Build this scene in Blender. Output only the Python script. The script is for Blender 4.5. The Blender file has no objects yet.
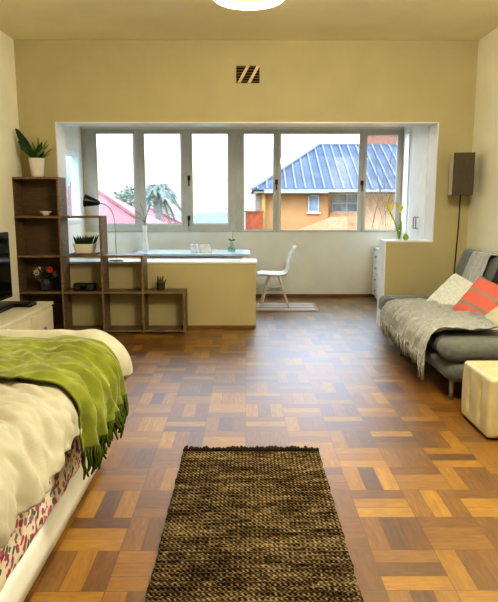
import bpy, bmesh, math, random
from mathutils import Vector, Matrix, Euler, noise
random.seed(7)
PI = math.pi
C = bpy.context.scene.collection
F, PITCH, YAW, CAMZ = 590.0, math.radians(9.24), math.radians(0.29), 1.4

# ------------------------------------------------------------------ camera
cam_d = bpy.data.cameras.new('camera'); cam = bpy.data.objects.new('camera', cam_d); C.objects.link(cam)
cam.location = (0, 0, CAMZ); cam.rotation_euler = (PI/2 - PITCH, 0, -YAW)
cam_d.sensor_fit = 'HORIZONTAL'; cam_d.sensor_width = 36; cam_d.lens = F/498*36
cam_d.clip_end = 500; cam_d.clip_start = 0.05
bpy.context.scene.camera = cam
ROT = Euler((PI/2 - PITCH, 0, -YAW)).to_matrix()
def ray(x, y): return ROT @ Vector(((x-249)/F, -(y-301)/F, -1))
def P(x, y, Y):                      # the point seen at a photo pixel, at depth Y
    d = ray(x, y); return Vector((0, 0, CAMZ)) + d*(Y/d.y)

# ------------------------------------------------------------------ materials
MATS = {}
def new_mat(name):
    m = bpy.data.materials.new(name); m.use_nodes = True
    return m, m.node_tree, m.node_tree.nodes, m.node_tree.links, m.node_tree.nodes['Principled BSDF']
def mat(name, col, rough=0.6, metal=0.0, var=0.08, scale=8.0, bump=0.0, bscale=60.0, stretch=None, sheen=0.0, spec=0.5, coat=0.0):
    if name in MATS: return MATS[name]
    m, nt, N, L, b = new_mat(name)
    tc = N.new('ShaderNodeTexCoord'); mp = N.new('ShaderNodeMapping'); L.new(tc.outputs['Object'], mp.inputs[0])
    if stretch: mp.inputs['Scale'].default_value = stretch
    nz = N.new('ShaderNodeTexNoise'); nz.inputs['Scale'].default_value = scale; nz.inputs['Detail'].default_value = 5
    L.new(mp.outputs[0], nz.inputs['Vector'])
    rp = N.new('ShaderNodeValToRGB')
    lo = [max(0, c*(1-var*2)) for c in col]; hi = [min(1, c*(1+var*2)) for c in col]
    rp.color_ramp.elements[0].position = 0.3; rp.color_ramp.elements[1].position = 0.7
    rp.color_ramp.elements[0].color = (*lo, 1); rp.color_ramp.elements[1].color = (*hi, 1)
    L.new(nz.outputs['Fac'], rp.inputs[0]); L.new(rp.outputs[0], b.inputs['Base Color'])
    b.inputs['Roughness'].default_value = rough; b.inputs['Metallic'].default_value = metal
    b.inputs['Specular IOR Level'].default_value = spec
    if sheen: b.inputs['Sheen Weight'].default_value = sheen
    if coat: b.inputs['Coat Weight'].default_value = coat
    if bump:
        n2 = N.new('ShaderNodeTexNoise'); n2.inputs['Scale'].default_value = bscale; n2.inputs['Detail'].default_value = 3
        L.new(mp.outputs[0], n2.inputs['Vector'])
        bp = N.new('ShaderNodeBump'); bp.inputs['Strength'].default_value = bump; bp.inputs['Distance'].default_value = 0.01
        L.new(n2.outputs['Fac'], bp.inputs['Height']); L.new(bp.outputs[0], b.inputs['Normal'])
    MATS[name] = m
    return m

def glass_mat(name, tint=(1, 1, 1), refl=0.06):
    m, nt, N, L, b = new_mat(name)
    N.remove(b); out = N['Material Output']
    t = N.new('ShaderNodeBsdfTransparent'); g = N.new('ShaderNodeBsdfGlossy'); x = N.new('ShaderNodeMixShader')
    nz = N.new('ShaderNodeTexNoise'); nz.inputs['Scale'].default_value = 2
    mr = N.new('ShaderNodeMapRange'); mr.inputs[3].default_value = refl*0.8; mr.inputs[4].default_value = refl*1.2
    L.new(nz.outputs['Fac'], mr.inputs[0]); L.new(mr.outputs[0], x.inputs[0])
    t.inputs[0].default_value = (*tint, 1); g.inputs['Roughness'].default_value = 0.02
    L.new(t.outputs[0], x.inputs[1]); L.new(g.outputs[0], x.inputs[2]); L.new(x.outputs[0], out.inputs[0])
    return m

def emit_mat(name, col, strength):
    m, nt, N, L, b = new_mat(name)
    b.inputs['Base Color'].default_value = (*col, 1)
    b.inputs['Emission Color'].default_value = (*col, 1); b.inputs['Emission Strength'].default_value = strength
    return m

def math_node(N, L, op, a, bb=None):
    n = N.new('ShaderNodeMath'); n.operation = op
    for i, v in enumerate((a, bb)):
        if v is None: continue
        if isinstance(v, (int, float)): n.inputs[i].default_value = v
        else: L.new(v, n.inputs[i])
    return n.outputs[0]

def parquet_mat():
    m, nt, N, L, b = new_mat('parquet')
    S = 0.258
    M = lambda op, a, c=None: math_node(N, L, op, a, c)
    tc = N.new('ShaderNodeTexCoord'); sp = N.new('ShaderNodeSeparateXYZ'); L.new(tc.outputs['Object'], sp.inputs[0])
    u = M('DIVIDE', M('ADD', sp.outputs[0], 100*S - 0.255), S); v = M('DIVIDE', M('ADD', sp.outputs[1], 100*S + 0.095), S)
    cu, cv, fu, fv = M('FLOOR', u), M('FLOOR', v), M('FRACT', u), M('FRACT', v)
    par = M('MODULO', M('ADD', cu, cv), 2.0)
    across = M('ADD', M('MULTIPLY', fu, M('SUBTRACT', 1.0, par)), M('MULTIPLY', fv, par))
    along = M('ADD', M('MULTIPLY', fv, M('SUBTRACT', 1.0, par)), M('MULTIPLY', fu, par))
    a3 = M('MULTIPLY', across, 3.0); idx = M('FLOOR', a3); fa = M('FRACT', a3)
    cb = N.new('ShaderNodeCombineXYZ'); L.new(cu, cb.inputs[0]); L.new(cv, cb.inputs[1]); L.new(idx, cb.inputs[2])
    wn = N.new('ShaderNodeTexWhiteNoise'); wn.noise_dimensions = '3D'; L.new(cb.outputs[0], wn.inputs['Vector'])
    # grain, stretched along each strip
    g = N.new('ShaderNodeCombineXYZ')
    L.new(M('MULTIPLY', a3, 2.6), g.inputs[0]); L.new(M('MULTIPLY', along, 1.3), g.inputs[1]); L.new(M('MULTIPLY', wn.outputs['Value'], 60.0), g.inputs[2])
    nz = N.new('ShaderNodeTexNoise'); nz.inputs['Scale'].default_value = 2.2; nz.inputs['Detail'].default_value = 5; nz.inputs['Distortion'].default_value = 0.6
    L.new(g.outputs[0], nz.inputs['Vector'])
    f = M('ADD', M('MULTIPLY', M('ADD', M('MULTIPLY', wn.outputs['Value'], 0.8), 0.1), 0.78), M('MULTIPLY', M('SUBTRACT', nz.outputs['Fac'], 0.36), 0.55))
    rp = N.new('ShaderNodeValToRGB'); e = rp.color_ramp.elements
    e[0].position = 0.0; e[0].color = (0.062, 0.026, 0.002, 1); e[1].position = 1.0; e[1].color = (0.46, 0.255, 0.010, 1)
    k = e.new(0.35); k.color = (0.160, 0.068, 0.005, 1); k = e.new(0.65); k.color = (0.27, 0.127, 0.005, 1)
    L.new(f, rp.inputs[0])
    # dark joints between strips and between blocks
    d1 = M('MINIMUM', fa, M('SUBTRACT', 1.0, fa)); d2 = M('MINIMUM', along, M('SUBTRACT', 1.0, along))
    j = M('MINIMUM', M('DIVIDE', d1, 0.030), M('DIVIDE', d2, 0.010)); j = M('MINIMUM', j, 1.0)
    mx = N.new('ShaderNodeMix'); mx.data_type = 'RGBA'; L.new(j, mx.inputs['Factor'])
    mx.inputs['A'].default_value = (0.09, 0.035, 0.009, 1); L.new(rp.outputs[0], mx.inputs['B'])
    L.new(mx.outputs['Result'], b.inputs['Base Color'])
    r = M('ADD', M('MULTIPLY', wn.outputs['Value'], 0.08), 0.42); L.new(r, b.inputs['Roughness'])
    b.inputs['Specular IOR Level'].default_value = 0.35; b.inputs['Coat Weight'].default_value = 1.0; b.inputs['Coat IOR'].default_value = 1.75; b.inputs['Coat Roughness'].default_value = 0.46
    h = M('ADD', M('MULTIPLY', j, 0.5), M('MULTIPLY', wn.outputs['Value'], 0.5))
    bp = N.new('ShaderNodeBump'); bp.inputs['Strength'].default_value = 0.12; bp.inputs['Distance'].default_value = 0.004
    L.new(h, bp.inputs['Height']); L.new(bp.outputs[0], b.inputs['Normal'])
    return m

def rug_mat():
    m, nt, N, L, b = new_mat('woven_rug')
    M = lambda op, a, c=None: math_node(N, L, op, a, c)
    tc = N.new('ShaderNodeTexCoord'); sp = N.new('ShaderNodeSeparateXYZ'); L.new(tc.outputs['Object'], sp.inputs[0])
    x, y = sp.outputs[0], sp.outputs[1]
    # herringbone rows of small stitches
    row = M('FLOOR', M('DIVIDE', y, 0.014)); fr = M('FRACT', M('DIVIDE', y, 0.014))
    sgn = M('SUBTRACT', M('MULTIPLY', M('MODULO', M('ADD', row, 1000), 2.0), 2.0), 1.0)
    ph = M('ADD', M('DIVIDE', x, 0.020), M('MULTIPLY', M('MULTIPLY', fr, sgn), 0.6))
    st = M('MULTIPLY', M('SINE', M('MULTIPLY', ph, 6.2832)), M('SINE', M('MULTIPLY', fr, 3.1416)))
    mp = N.new('ShaderNodeMapping'); mp.inputs['Scale'].default_value = (5, 42, 1); L.new(tc.outputs['Object'], mp.inputs[0])
    n1 = N.new('ShaderNodeTexNoise'); n1.inputs['Scale'].default_value = 1.6; n1.inputs['Detail'].default_value = 6; n1.inputs['Roughness'].default_value = 0.65
    L.new(mp.outputs[0], n1.inputs['Vector'])
    n2 = N.new('ShaderNodeTexNoise'); n2.inputs['Scale'].default_value = 95; n2.inputs['Detail'].default_value = 2; L.new(tc.outputs['Object'], n2.inputs['Vector'])
    n3 = N.new('ShaderNodeTexNoise'); n3.inputs['Scale'].default_value = 2.6; n3.inputs['Detail'].default_value = 2
    mp3 = N.new('ShaderNodeMapping'); mp3.inputs['Scale'].default_value = (1, 3.2, 1); L.new(tc.outputs['Object'], mp3.inputs[0]); L.new(mp3.outputs[0], n3.inputs['Vector'])
    f = M('ADD', M('ADD', M('MULTIPLY', st, 0.20), M('ADD', n1.outputs['Fac'], M('MULTIPLY', M('SUBTRACT', n3.outputs['Fac'], 0.5), 0.55))), M('MULTIPLY', M('SUBTRACT', n2.outputs['Fac'], 0.5), 0.75))
    rp = N.new('ShaderNodeValToRGB'); e = rp.color_ramp.elements
    e[0].position = 0.30; e[0].color = (0.010, 0.006, 0.003, 1); e[1].position = 0.86; e[1].color = (0.34, 0.27, 0.165, 1)
    k = e.new(0.50); k.color = (0.072, 0.048, 0.022, 1)
    L.new(f, rp.inputs[0]); L.new(rp.outputs[0], b.inputs['Base Color'])
    b.inputs['Roughness'].default_value = 0.95; b.inputs['Specular IOR Level'].default_value = 0.1
    bp = N.new('ShaderNodeBump'); bp.inputs['Strength'].default_value = 0.8; bp.inputs['Distance'].default_value = 0.006
    L.new(f, bp.inputs['Height']); L.new(bp.outputs[0], b.inputs['Normal'])
    return m

def floral_mat():
    m, nt, N, L, b = new_mat('floral_cotton')
    tc = N.new('ShaderNodeTexCoord'); mp = N.new('ShaderNodeMapping'); L.new(tc.outputs['Object'], mp.inputs[0])
    nd = N.new('ShaderNodeTexNoise'); nd.inputs['Scale'].default_value = 14; L.new(mp.outputs[0], nd.inputs['Vector'])
    va = N.new('ShaderNodeVectorMath'); va.operation = 'MULTIPLY_ADD'; va.inputs[1].default_value = (0.05, 0.05, 0.05)
    L.new(nd.outputs['Color'], va.inputs[0]); L.new(mp.outputs[0], va.inputs[2])
    vo = N.new('ShaderNodeTexVoronoi'); vo.inputs['Scale'].default_value = 44; vo.inputs['Randomness'].default_value = 1; L.new(va.outputs[0], vo.inputs['Vector'])
    sp = N.new('ShaderNodeSeparateColor'); L.new(vo.outputs['Color'], sp.inputs[0])
    rp = N.new('ShaderNodeValToRGB'); rp.color_ramp.interpolation = 'CONSTANT'; e = rp.color_ramp.elements
    e[0].position = 0; e[0].color = (0.75, 0.66, 0.55, 1); e[1].position = 0.30; e[1].color = (0.42, 0.09, 0.16, 1)
    for p, c in ((0.44, (0.80, 0.72, 0.62)), (0.55, (0.10, 0.16, 0.13)), (0.66, (0.42, 0.17, 0.26)), (0.76, (0.78, 0.70, 0.60)), (0.86, (0.20, 0.18, 0.28)), (0.94, (0.46, 0.06, 0.15))):
        k = e.new(p); k.color = (*c, 1)
    L.new(sp.outputs[0], rp.inputs[0])
    mx = N.new('ShaderNodeMix'); mx.data_type = 'RGBA'; mx.inputs['B'].default_value = (0.78, 0.70, 0.60, 1)
    st = N.new('ShaderNodeMapRange'); st.inputs[1].default_value = 0.62; st.inputs[2].default_value = 0.70; L.new(vo.outputs['Distance'], st.inputs[0])
    L.new(st.outputs[0], mx.inputs['Factor']); L.new(rp.outputs[0], mx.inputs['A']); L.new(mx.outputs['Result'], b.inputs['Base Color'])
    b.inputs['Roughness'].default_value = 0.85
    return m

def stripe_mat(name, axis, stops, scale=1.0, wob=0.03, rough=0.9, bump=0.3):
    # bands of colour across a cushion or mat; stops: (position, colour)
    m, nt, N, L, b = new_mat(name)
    M = lambda op, a, c=None: math_node(N, L, op, a, c)
    tc = N.new('ShaderNodeTexCoord'); sp = N.new('ShaderNodeSeparateXYZ'); L.new(tc.outputs['Object'], sp.inputs[0])
    nz = N.new('ShaderNodeTexNoise'); nz.inputs['Scale'].default_value = 12; nz.inputs['Detail'].default_value = 4; L.new(tc.outputs['Object'], nz.inputs['Vector'])
    f = M('ADD', M('ADD', M('MULTIPLY', sp.outputs[axis], scale), 0.5), M('MULTIPLY', M('SUBTRACT', nz.outputs['Fac'], 0.5), wob))
    rp = N.new('ShaderNodeValToRGB'); rp.color_ramp.interpolation = 'CONSTANT'; e = rp.color_ramp.elements
    e[0].position = 0; e[0].color = (*stops[0][1], 1); e[1].position = stops[1][0]; e[1].color = (*stops[1][1], 1)
    for p, c in stops[2:]:
        k = e.new(p); k.color = (*c, 1)
    L.new(f, rp.inputs[0]); L.new(rp.outputs[0], b.inputs['Base Color']); b.inputs['Roughness'].default_value = rough
    n2 = N.new('ShaderNodeTexNoise'); n2.inputs['Scale'].default_value = 80; L.new(tc.outputs['Object'], n2.inputs['Vector'])
    bp = N.new('ShaderNodeBump'); bp.inputs['Strength'].default_value = bump; bp.inputs['Distance'].default_value = 0.01
    L.new(n2.outputs['Fac'], bp.inputs['Height']); L.new(bp.outputs[0], b.inputs['Normal'])
    return m

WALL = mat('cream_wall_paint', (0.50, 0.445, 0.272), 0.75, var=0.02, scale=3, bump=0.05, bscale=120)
SIDEW = mat('daylit_side_wall_paint', (0.90, 0.88, 0.75), 0.75, var=0.02, scale=3, bump=0.05, bscale=120)  # cream wall colour lightened to carry the daylight on the side walls
CEIL = mat('ceiling_paint', (0.86, 0.80, 0.58), 0.8, var=0.02, scale=2, bump=0.04, bscale=90)
BAYW = mat('bay_wall_paint', (0.80, 0.775, 0.69), 0.7, var=0.02, scale=3)
WHITE = mat('white_gloss_paint', (0.82, 0.82, 0.80), 0.35, var=0.02, scale=5)
FRAME = mat('window_frame_paint', (0.56, 0.53, 0.455), 0.4, var=0.03, scale=5)
GLASS = glass_mat('window_glass')
BLUEGLASS = glass_mat('pale_blue_glass', (0.76, 0.88, 0.94), 0.12)
DARK = mat('black_plastic', (0.012, 0.012, 0.013), 0.35, var=0.1)
SCREEN = mat('television_screen', (0.004, 0.006, 0.007), 0.10, var=0.1)
WOOD = mat('shelf_wood', (0.205, 0.140, 0.078), 0.5, var=0.16, scale=5, stretch=(2, 2, 14))
WOODB = mat('shelf_back_wood', (0.150, 0.100, 0.055), 0.6, var=0.10, scale=5, stretch=(2, 2, 14))
CREAMW = mat('cream_cabinet_paint', (0.74, 0.68, 0.52), 0.45, var=0.03)
METAL = mat('brushed_steel', (0.42, 0.40, 0.37), 0.35, 0.9, var=0.05)
GREEN1 = mat('dark_leaf', (0.022, 0.060, 0.016), 0.45, var=0.25, scale=20)
GREEN2 = mat('light_leaf', (0.17, 0.22, 0.04), 0.5, var=0.2, scale=20)
POT = mat('white_ceramic', (0.78, 0.74, 0.66), 0.35, var=0.03)

# ------------------------------------------------------------------ mesh building
class MB:
    def __init__(s): s.bm = bmesh.new()
    def box(s, x0, x1, y0, y1, z0, z1, rot=None, pivot=None):
        vs = [s.bm.verts.new((x, y, z)) for x in (x0, x1) for y in (y0, y1) for z in (z0, z1)]
        for f in ((0,1,3,2), (4,6,7,5), (0,4,5,1), (2,3,7,6), (0,2,6,4), (1,5,7,3)): s.bm.faces.new([vs[i] for i in f])
        if rot is not None: bmesh.ops.rotate(s.bm, verts=vs, cent=pivot or Vector(((x0+x1)/2, (y0+y1)/2, (z0+z1)/2)), matrix=rot)
        return s
    def bar(s, a, b, w, h, up=(0, 0, 1)):     # rectangular bar from a to b
        a, b = Vector(a), Vector(b); d = (b-a).normalized(); u = Vector(up)
        sd = d.cross(u)
        if sd.length < 1e-4: sd = Vector((1, 0, 0))
        sd.normalize(); u = sd.cross(d).normalized()
        vs = [s.bm.verts.new(p + sd*i*w/2 + u*j*h/2) for p in (a, b) for i, j in ((-1,-1), (1,-1), (1,1), (-1,1))]
        for f in ((3,2,1,0), (4,5,6,7), (0,1,5,4), (1,2,6,5), (2,3,7,6), (3,0,4,7)): s.bm.faces.new([vs[i] for i in f])
        return s
    def tube(s, pts, r, n=8, cap=True):
        pts = [Vector(p) for p in pts]; rs = r if isinstance(r, (list, tuple)) else [r]*len(pts)
        rings = []; prev = None
        for i, p in enumerate(pts):
            d = (pts[min(i+1, len(pts)-1)] - pts[max(i-1, 0)]).normalized()
            ref = prev if prev is not None else (Vector((0, 0, 1)) if abs(d.z) < 0.9 else Vector((1, 0, 0)))
            a = (ref - d*ref.dot(d)).normalized(); b = d.cross(a); prev = a
            rings.append([s.bm.verts.new(p + (a*math.cos(2*PI*k/n) + b*math.sin(2*PI*k/n))*rs[i]) for k in range(n)])
        for i in range(len(rings)-1):
            for k in range(n): s.bm.faces.new((rings[i][k], rings[i][(k+1) % n], rings[i+1][(k+1) % n], rings[i+1][k]))
        if cap and n > 2:
            s.bm.faces.new(rings[0][::-1]); s.bm.faces.new(rings[-1])
        return s
    def lathe(s, prof, c=(0, 0, 0), n=24, sq=None):   # prof: (radius, z)
        c = Vector(c); rings = []
        for r, z in prof:
            ring = []
            for k in range(n):
                a = 2*PI*(k+0.5)/n; x, y = math.cos(a), math.sin(a)
                if sq:
                    q = (abs(x)**sq + abs(y)**sq)**(1/sq); x, y = x/q, y/q
                ring.append(s.bm.verts.new(c + Vector((x*r, y*r, z))))
            rings.append(ring)
        for i in range(len(rings)-1):
            for k in range(n): s.bm.faces.new((rings[i][k], rings[i][(k+1) % n], rings[i+1][(k+1) % n], rings[i+1][k]))
        s.bm.faces.new(rings[0][::-1]); s.bm.faces.new(rings[-1])
        return s
    def grid(s, nu, nv, fn):
        g = [[s.bm.verts.new(fn(i/nu, j/nv)) for j in range(nv+1)] for i in range(nu+1)]
        for i in range(nu):
            for j in range(nv): s.bm.faces.new((g[i][j], g[i+1][j], g[i+1][j+1], g[i][j+1]))
        return s
    def face(s, pts): s.bm.faces.new([s.bm.verts.new(p) for p in pts]); return s
    def prism(s, pts, off):                         # polygon extruded by the vector off
        off = Vector(off); a = [s.bm.verts.new(p) for p in pts]; b = [s.bm.verts.new(Vector(p)+off) for p in pts]
        s.bm.faces.new(a[::-1]); s.bm.faces.new(b); n = len(a)
        for i in range(n): s.bm.faces.new((a[i], a[(i+1) % n], b[(i+1) % n], b[i]))
        return s
    def soft(s, x0, x1, y0, y1, z0, z1, r, res=0.05, fn=None):   # rounded box, finely divided; fn(p, normal) -> p
        c = Vector(((x0+x1)/2, (y0+y1)/2, (z0+z1)/2)); h = Vector(((x1-x0)/2, (y1-y0)/2, (z1-z0)/2))
        ih = Vector([max(0, k - r) for k in h]); tmp = bmesh.new()
        for ax in range(3):
            a, b = (ax+1) % 3, (ax+2) % 3
            na, nb = max(3, int(2*h[a]/res)), max(3, int(2*h[b]/res))
            for sg in (-1, 1):
                gr = []
                for i in range(na+1):
                    row = []
                    for j in range(nb+1):
                        p = Vector((0, 0, 0)); p[ax] = sg*h[ax]; p[a] = h[a]*(2*i/na-1); p[b] = h[b]*(2*j/nb-1)
                        q = Vector([max(-ih[k], min(ih[k], p[k])) for k in range(3)]); d = p-q
                        nrm = d.normalized(); p = q + nrm*r + c
                        if fn: p = fn(p, nrm)
                        row.append(tmp.verts.new(p))
                    gr.append(row)
                for i in range(na):
                    for j in range(nb):
                        q = (gr[i][j], gr[i+1][j], gr[i+1][j+1], gr[i][j+1])
                        tmp.faces.new(q if sg > 0 else q[::-1])
        bmesh.ops.remove_doubles(tmp, verts=tmp.verts, dist=0.0015)
        me = bpy.data.meshes.new('tmp'); tmp.to_mesh(me); tmp.free(); s.bm.from_mesh(me); bpy.data.meshes.remove(me)
        return s
    def build(s, name, m, parent=None, smooth=False, bevel=0, solid=0, subsurf=0, loc=None, normals=True):
        if normals: bmesh.ops.recalc_face_normals(s.bm, faces=s.bm.faces)
        me = bpy.data.meshes.new(name); s.bm.to_mesh(me); s.bm.free()
        me.materials.append(m)
        if smooth:
            for p in me.polygons: p.use_smooth = True
        o = bpy.data.objects.new(name, me); C.objects.link(o)
        if parent:
            base = parent
            off = Vector((0, 0, 0))
            while base: off += base.location; base = base.parent
            me.transform(Matrix.Translation(-off)); o.parent = parent
        elif loc is not None:
            me.transform(Matrix.Translation(-Vector(loc))); o.location = loc
        if solid:
            md = o.modifiers.new('solid', 'SOLIDIFY'); md.thickness = solid; md.offset = 0
        if bevel:
            md = o.modifiers.new('bevel', 'BEVEL'); md.width = bevel; md.segments = 2; md.limit_method = 'ANGLE'
        if subsurf:
            md = o.modifiers.new('sub', 'SUBSURF'); md.levels = subsurf; md.render_levels = subsurf
        return o
def tag(o, label, cat, group=None, kind=None):
    o['label'] = label; o['category'] = cat
    if group: o['group'] = group
    if kind: o['kind'] = kind
    return o
def thing(name, label, cat, loc=(0, 0, 0), group=None):
    o = bpy.data.objects.new(name, None); C.objects.link(o); o.location = loc; o.empty_display_size = 0.1
    return tag(o, label, cat, group)
def struct(o): o['kind'] = 'structure'; return o
def sroot(name, loc=(0, 0, 0)):
    o = bpy.data.objects.new(name, None); C.objects.link(o); o.location = loc; return struct(o)
def copy_tree(o, parent=None):
    c = o.copy(); C.objects.link(c)
    if parent: c.parent = parent
    for ch in list(o.children): copy_tree(ch, c)
    return c
def nz(p, s=1.0): return noise.noise(Vector(p)*s)

# ------------------------------------------------------------------ room shell
YW, YB, YE = 6.67, 6.95, 8.99          # face of the cross wall, its back, the window wall
XL, XR, ZC = P(18.5, 120, 6.67).x, P(474, 120, 6.67).x, P(249, 40, 6.67).z         # side walls and ceiling
YN = -1.6                              # wall behind the camera
OL, OR, OT = P(55, 122, 6.67).x, P(439, 122, 6.67).x, P(246, 122, 6.67).z      # opening in the cross wall: left, right, top
XH, XQ = 0.112, 1.58                   # right end of the low wall, left end of the counter wall
ZH, ZQ = 0.745, 0.985
BL, BR, BC = -2.42, 2.33, 2.62         # bay
WB, WT = 1.0, 2.50                     # window opening in the bay
T = 0.12
struct(MB().box(XL-T, XR+T, YN-T, YE+T, -0.1, 0).build('floor', parquet_mat()))
struct(MB().box(XL-T, XR+T, YN-T, YB, ZC, ZC+0.1).build('ceiling', CEIL))
struct(MB().box(XL-T, XL, YN-T, YB, 0, ZC).build('wall_left', SIDEW))
struct(MB().box(XR, XR+T, YN-T, YB, 0, ZC).build('wall_right', SIDEW))
struct(MB().box(XL, XR, YN-T, YN, 0, ZC).build('wall_near', WALL))
w = MB().box(XL, OL, YW, YB, 0, ZC).box(OR, XR, YW, YB, 0, ZC).box(OL, OR, YW, YB, OT, ZC).box(XQ, OR, YW, YB, 0, ZQ)
struct(w.build('wall_far', WALL))
struct(MB().box(OL, XH, YW, YB, 0, ZH).build('wall_half_height', WALL))
# white painted reveals and ledges of the opening
t = MB().box(OL, OL+0.012, YW-0.004, YB+0.01, ZH+0.02, OT).box(OR-0.012, OR, YW-0.004, YB+0.01, ZQ+0.018, OT).box(OL, OR, YW-0.004, YB+0.01, OT-0.012, OT)
struct(t.build('trim_1', WHITE))
struct(MB().box(OL, XH+0.015, YW-0.012, YB+0.09, ZH, ZH+0.022).build('trim_2', WHITE, bevel=0.004))
struct(MB().box(XQ-0.006, OR, YW-0.008, YB+0.02, ZQ, ZQ+0.018).box(XQ-0.012, XQ, YW-0.004, YB+0.01, 0, ZQ).build('trim_3', WHITE))
# bay
struct(MB().box(XL, XR, YB, YE+T, BC, BC+0.1).build('ceiling_bay', mat('bay_ceiling_paint', (0.80, 0.78, 0.72), 0.8, var=0.02)))
b = MB().box(BL, BR, YE, YE+T, 0, WB).box(BL, BR, YE, YE+T, WT, BC)
struct(b.build('wall_bay', BAYW))
SW0, SW1 = 7.60, 8.74                   # side window in the left bay wall
b = MB().box(BL-T, BL, YB, YE+T, 0, 1.15).box(BL-T, BL, YB, YE+T, 2.14, BC).box(BL-T, BL, YB, SW0, 1.15, 2.14).box(BL-T, BL, SW1, YE+T, 1.15, 2.14)
struct(b.build('wall_bay_left', BAYW))
b = MB().box(BR, BR+T, YB, YE+T, 0, WB).box(BR, BR+T, YB, YE+T, 2.45, BC).box(BR, BR+T, YB, 8.60, WB, 2.45).box(BR, BR+T, 8.88, YE+T, WB, 2.45)
struct(b.build('wall_bay_right', BAYW))
struct(MB().box(XL, BL-T, YB, YB+0.1, 0, BC).box(BR+T, XR, YB, YB+0.1, 0, BC).build('wall_bay_return', BAYW))
BASEW = mat('baseboard_wood', (0.23, 0.105, 0.04), 0.5, var=0.1)
struct(MB().box(BL, BR, YE-0.015, YE, 0, 0.045).build('baseboard_bay', BASEW))
struct(MB().box(OL, XH, YW-0.012, YW, 0, 0.03).build('baseboard_half_height', BASEW))
struct(MB().box(XR-0.015, XR, YN, YW, 0, 0.06).build('baseboard_right', BASEW))

# ---- windows of the bay: one unit each (frame, pane, fittings)
def window(n, px0, px1, ptop, pbot, ux0, ux1, thick=0.07, latch=None):
    # px: glass edges read at the window plane; ux: outer edges of the unit
    root = sroot('window_%d' % n, ((ux0+ux1)/2, YE+0.04, WB))
    gx0, gx1 = P(px0, 200, YE).x, P(px1, 200, YE).x; gz0, gz1 = P(246, pbot, YE).z, P(246, ptop, YE).z
    y0, y1 = YE-0.02, YE+thick
    f = MB().box(ux0, gx0, y0, y1, WB, WT).box(gx1, ux1, y0, y1, WB, WT).box(gx0, gx1, y0, y1, WB, gz0).box(gx0, gx1, y0, y1, gz1, WT)
    f.build('frame', FRAME, root, bevel=0.006)
    s = 0.018; f = MB().box(gx0, gx0+s, y0-0.012, y0, gz0, gz1).box(gx1-s, gx1, y0-0.012, y0, gz0, gz1).box(gx0+s, gx1-s, y0-0.012, y0, gz0, gz0+s).box(gx0+s, gx1-s, y0-0.012, y0, gz1-s, gz1)
    f.build('sash', FRAME, root)
    MB().box(gx0-0.01, gx1+0.01, YE+0.03, YE+0.036, gz0-0.01, gz1+0.01).build('pane', GLASS, root)
    if latch:
        for lx, ly in latch:
            p = P(lx, ly, YE-0.03)
            MB().box(p.x-0.02, p.x+0.02, YE-0.05, YE-0.02, p.z-0.035, p.z+0.035).bar((p.x, YE-0.055, p.z-0.02), (p.x, YE-0.055, p.z-0.12), 0.018, 0.014, up=(0, 1, 0)).build('latch', mat('bronze_latch', (0.05, 0.04, 0.03), 0.4, 0.6), root, bevel=0.004)
    return root
xs = lambda x: P(x, 200, YE).x
window(1, 98, 136, 133, 224.5, BL, xs(140.5))
window(2, 145, 182.5, 133, 224.5, xs(140.5), xs(187.5), latch=[(189, 178)])
window(3, 192, 229, 133, 224.5, xs(187.5), xs(236), latch=[(189, 218)])
window(4, 243, 274, 133, 230.5, xs(236), xs(276.5), latch=[(276.5, 182)])
window(5, 279.5, 358.5, 133, 231, xs(276.5), xs(361.2))
window(6, 364, 396, 134, 230.5, xs(361.2), BR, latch=[(362, 183)])
# side windows
r = sroot('window_7', (BL-0.05, (SW0+SW1)/2, 1.15))
MB().box(BL-0.08, BL+0.015, SW0, SW0+0.06, 1.15, 2.14).box(BL-0.08, BL+0.015, SW1-0.06, SW1, 1.15, 2.14).box(BL-0.08, BL+0.015, SW0+0.06, SW1-0.06, 1.15, 1.21).box(BL-0.08, BL+0.015, SW0+0.06, SW1-0.06, 2.08, 2.14).build('frame', WHITE, r, bevel=0.005)
MB().box(BL-0.05, BL-0.044, SW0+0.05, SW1-0.05, 1.2, 2.09).build('pane', BLUEGLASS, r)
r = sroot('window_8', (BR+0.05, 8.74, WB))
MB().box(BR-0.015, BR+0.08, 8.60, 8.625, WB, 2.45).box(BR-0.015, BR+0.08, 8.855, 8.88, WB, 2.45).box(BR-0.015, BR+0.08, 8.625, 8.855, WB, WB+0.05).box(BR-0.015, BR+0.08, 8.625, 8.855, 2.4, 2.45).build('frame', WHITE, r, bevel=0.005)
MB().box(BR+0.04, BR+0.046, 8.615, 8.865, WB+0.04, 2.41).build('pane', GLASS, r)

# ---- air vent on the cross wall
a, bb = P(236.5, 83, YW), P(259.5, 66, YW)
v = thing('air_vent', 'black louvred air vent with two pale diagonal bars high on the cream wall', 'vent', ((a.x+bb.x)/2, YW, a.z))
MB().box(a.x, bb.x, YW-0.006, YW, a.z, bb.z).build('backing', mat('vent_dark', (0.012, 0.009, 0.006), 0.9), v)
hgt = bb.z-a.z; wd = bb.x-a.x
for i in range(6):
    z = a.z + hgt*(i+0.6)/6
    MB().box(a.x+0.004, bb.x-0.004, YW-0.016, YW-0.006, z-0.006, z+0.004, Matrix.Rotation(0.5, 3, 'X')).build('slat', mat('vent_slat', (0.20, 0.15, 0.08), 0.7), v)
for k in (0.30, 0.74):
    x0 = a.x + wd*(k-0.20); x1 = a.x + wd*(k+0.20)
    MB().prism([(x0-0.016, YW-0.022, a.z), (x0+0.020, YW-0.022, a.z), (x1+0.020, YW-0.022, bb.z), (x1-0.016, YW-0.022, bb.z)], (0, 0.012, 0)).build('diagonal_bar', mat('vent_bar', (0.68, 0.56, 0.36), 0.7), v)

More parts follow.
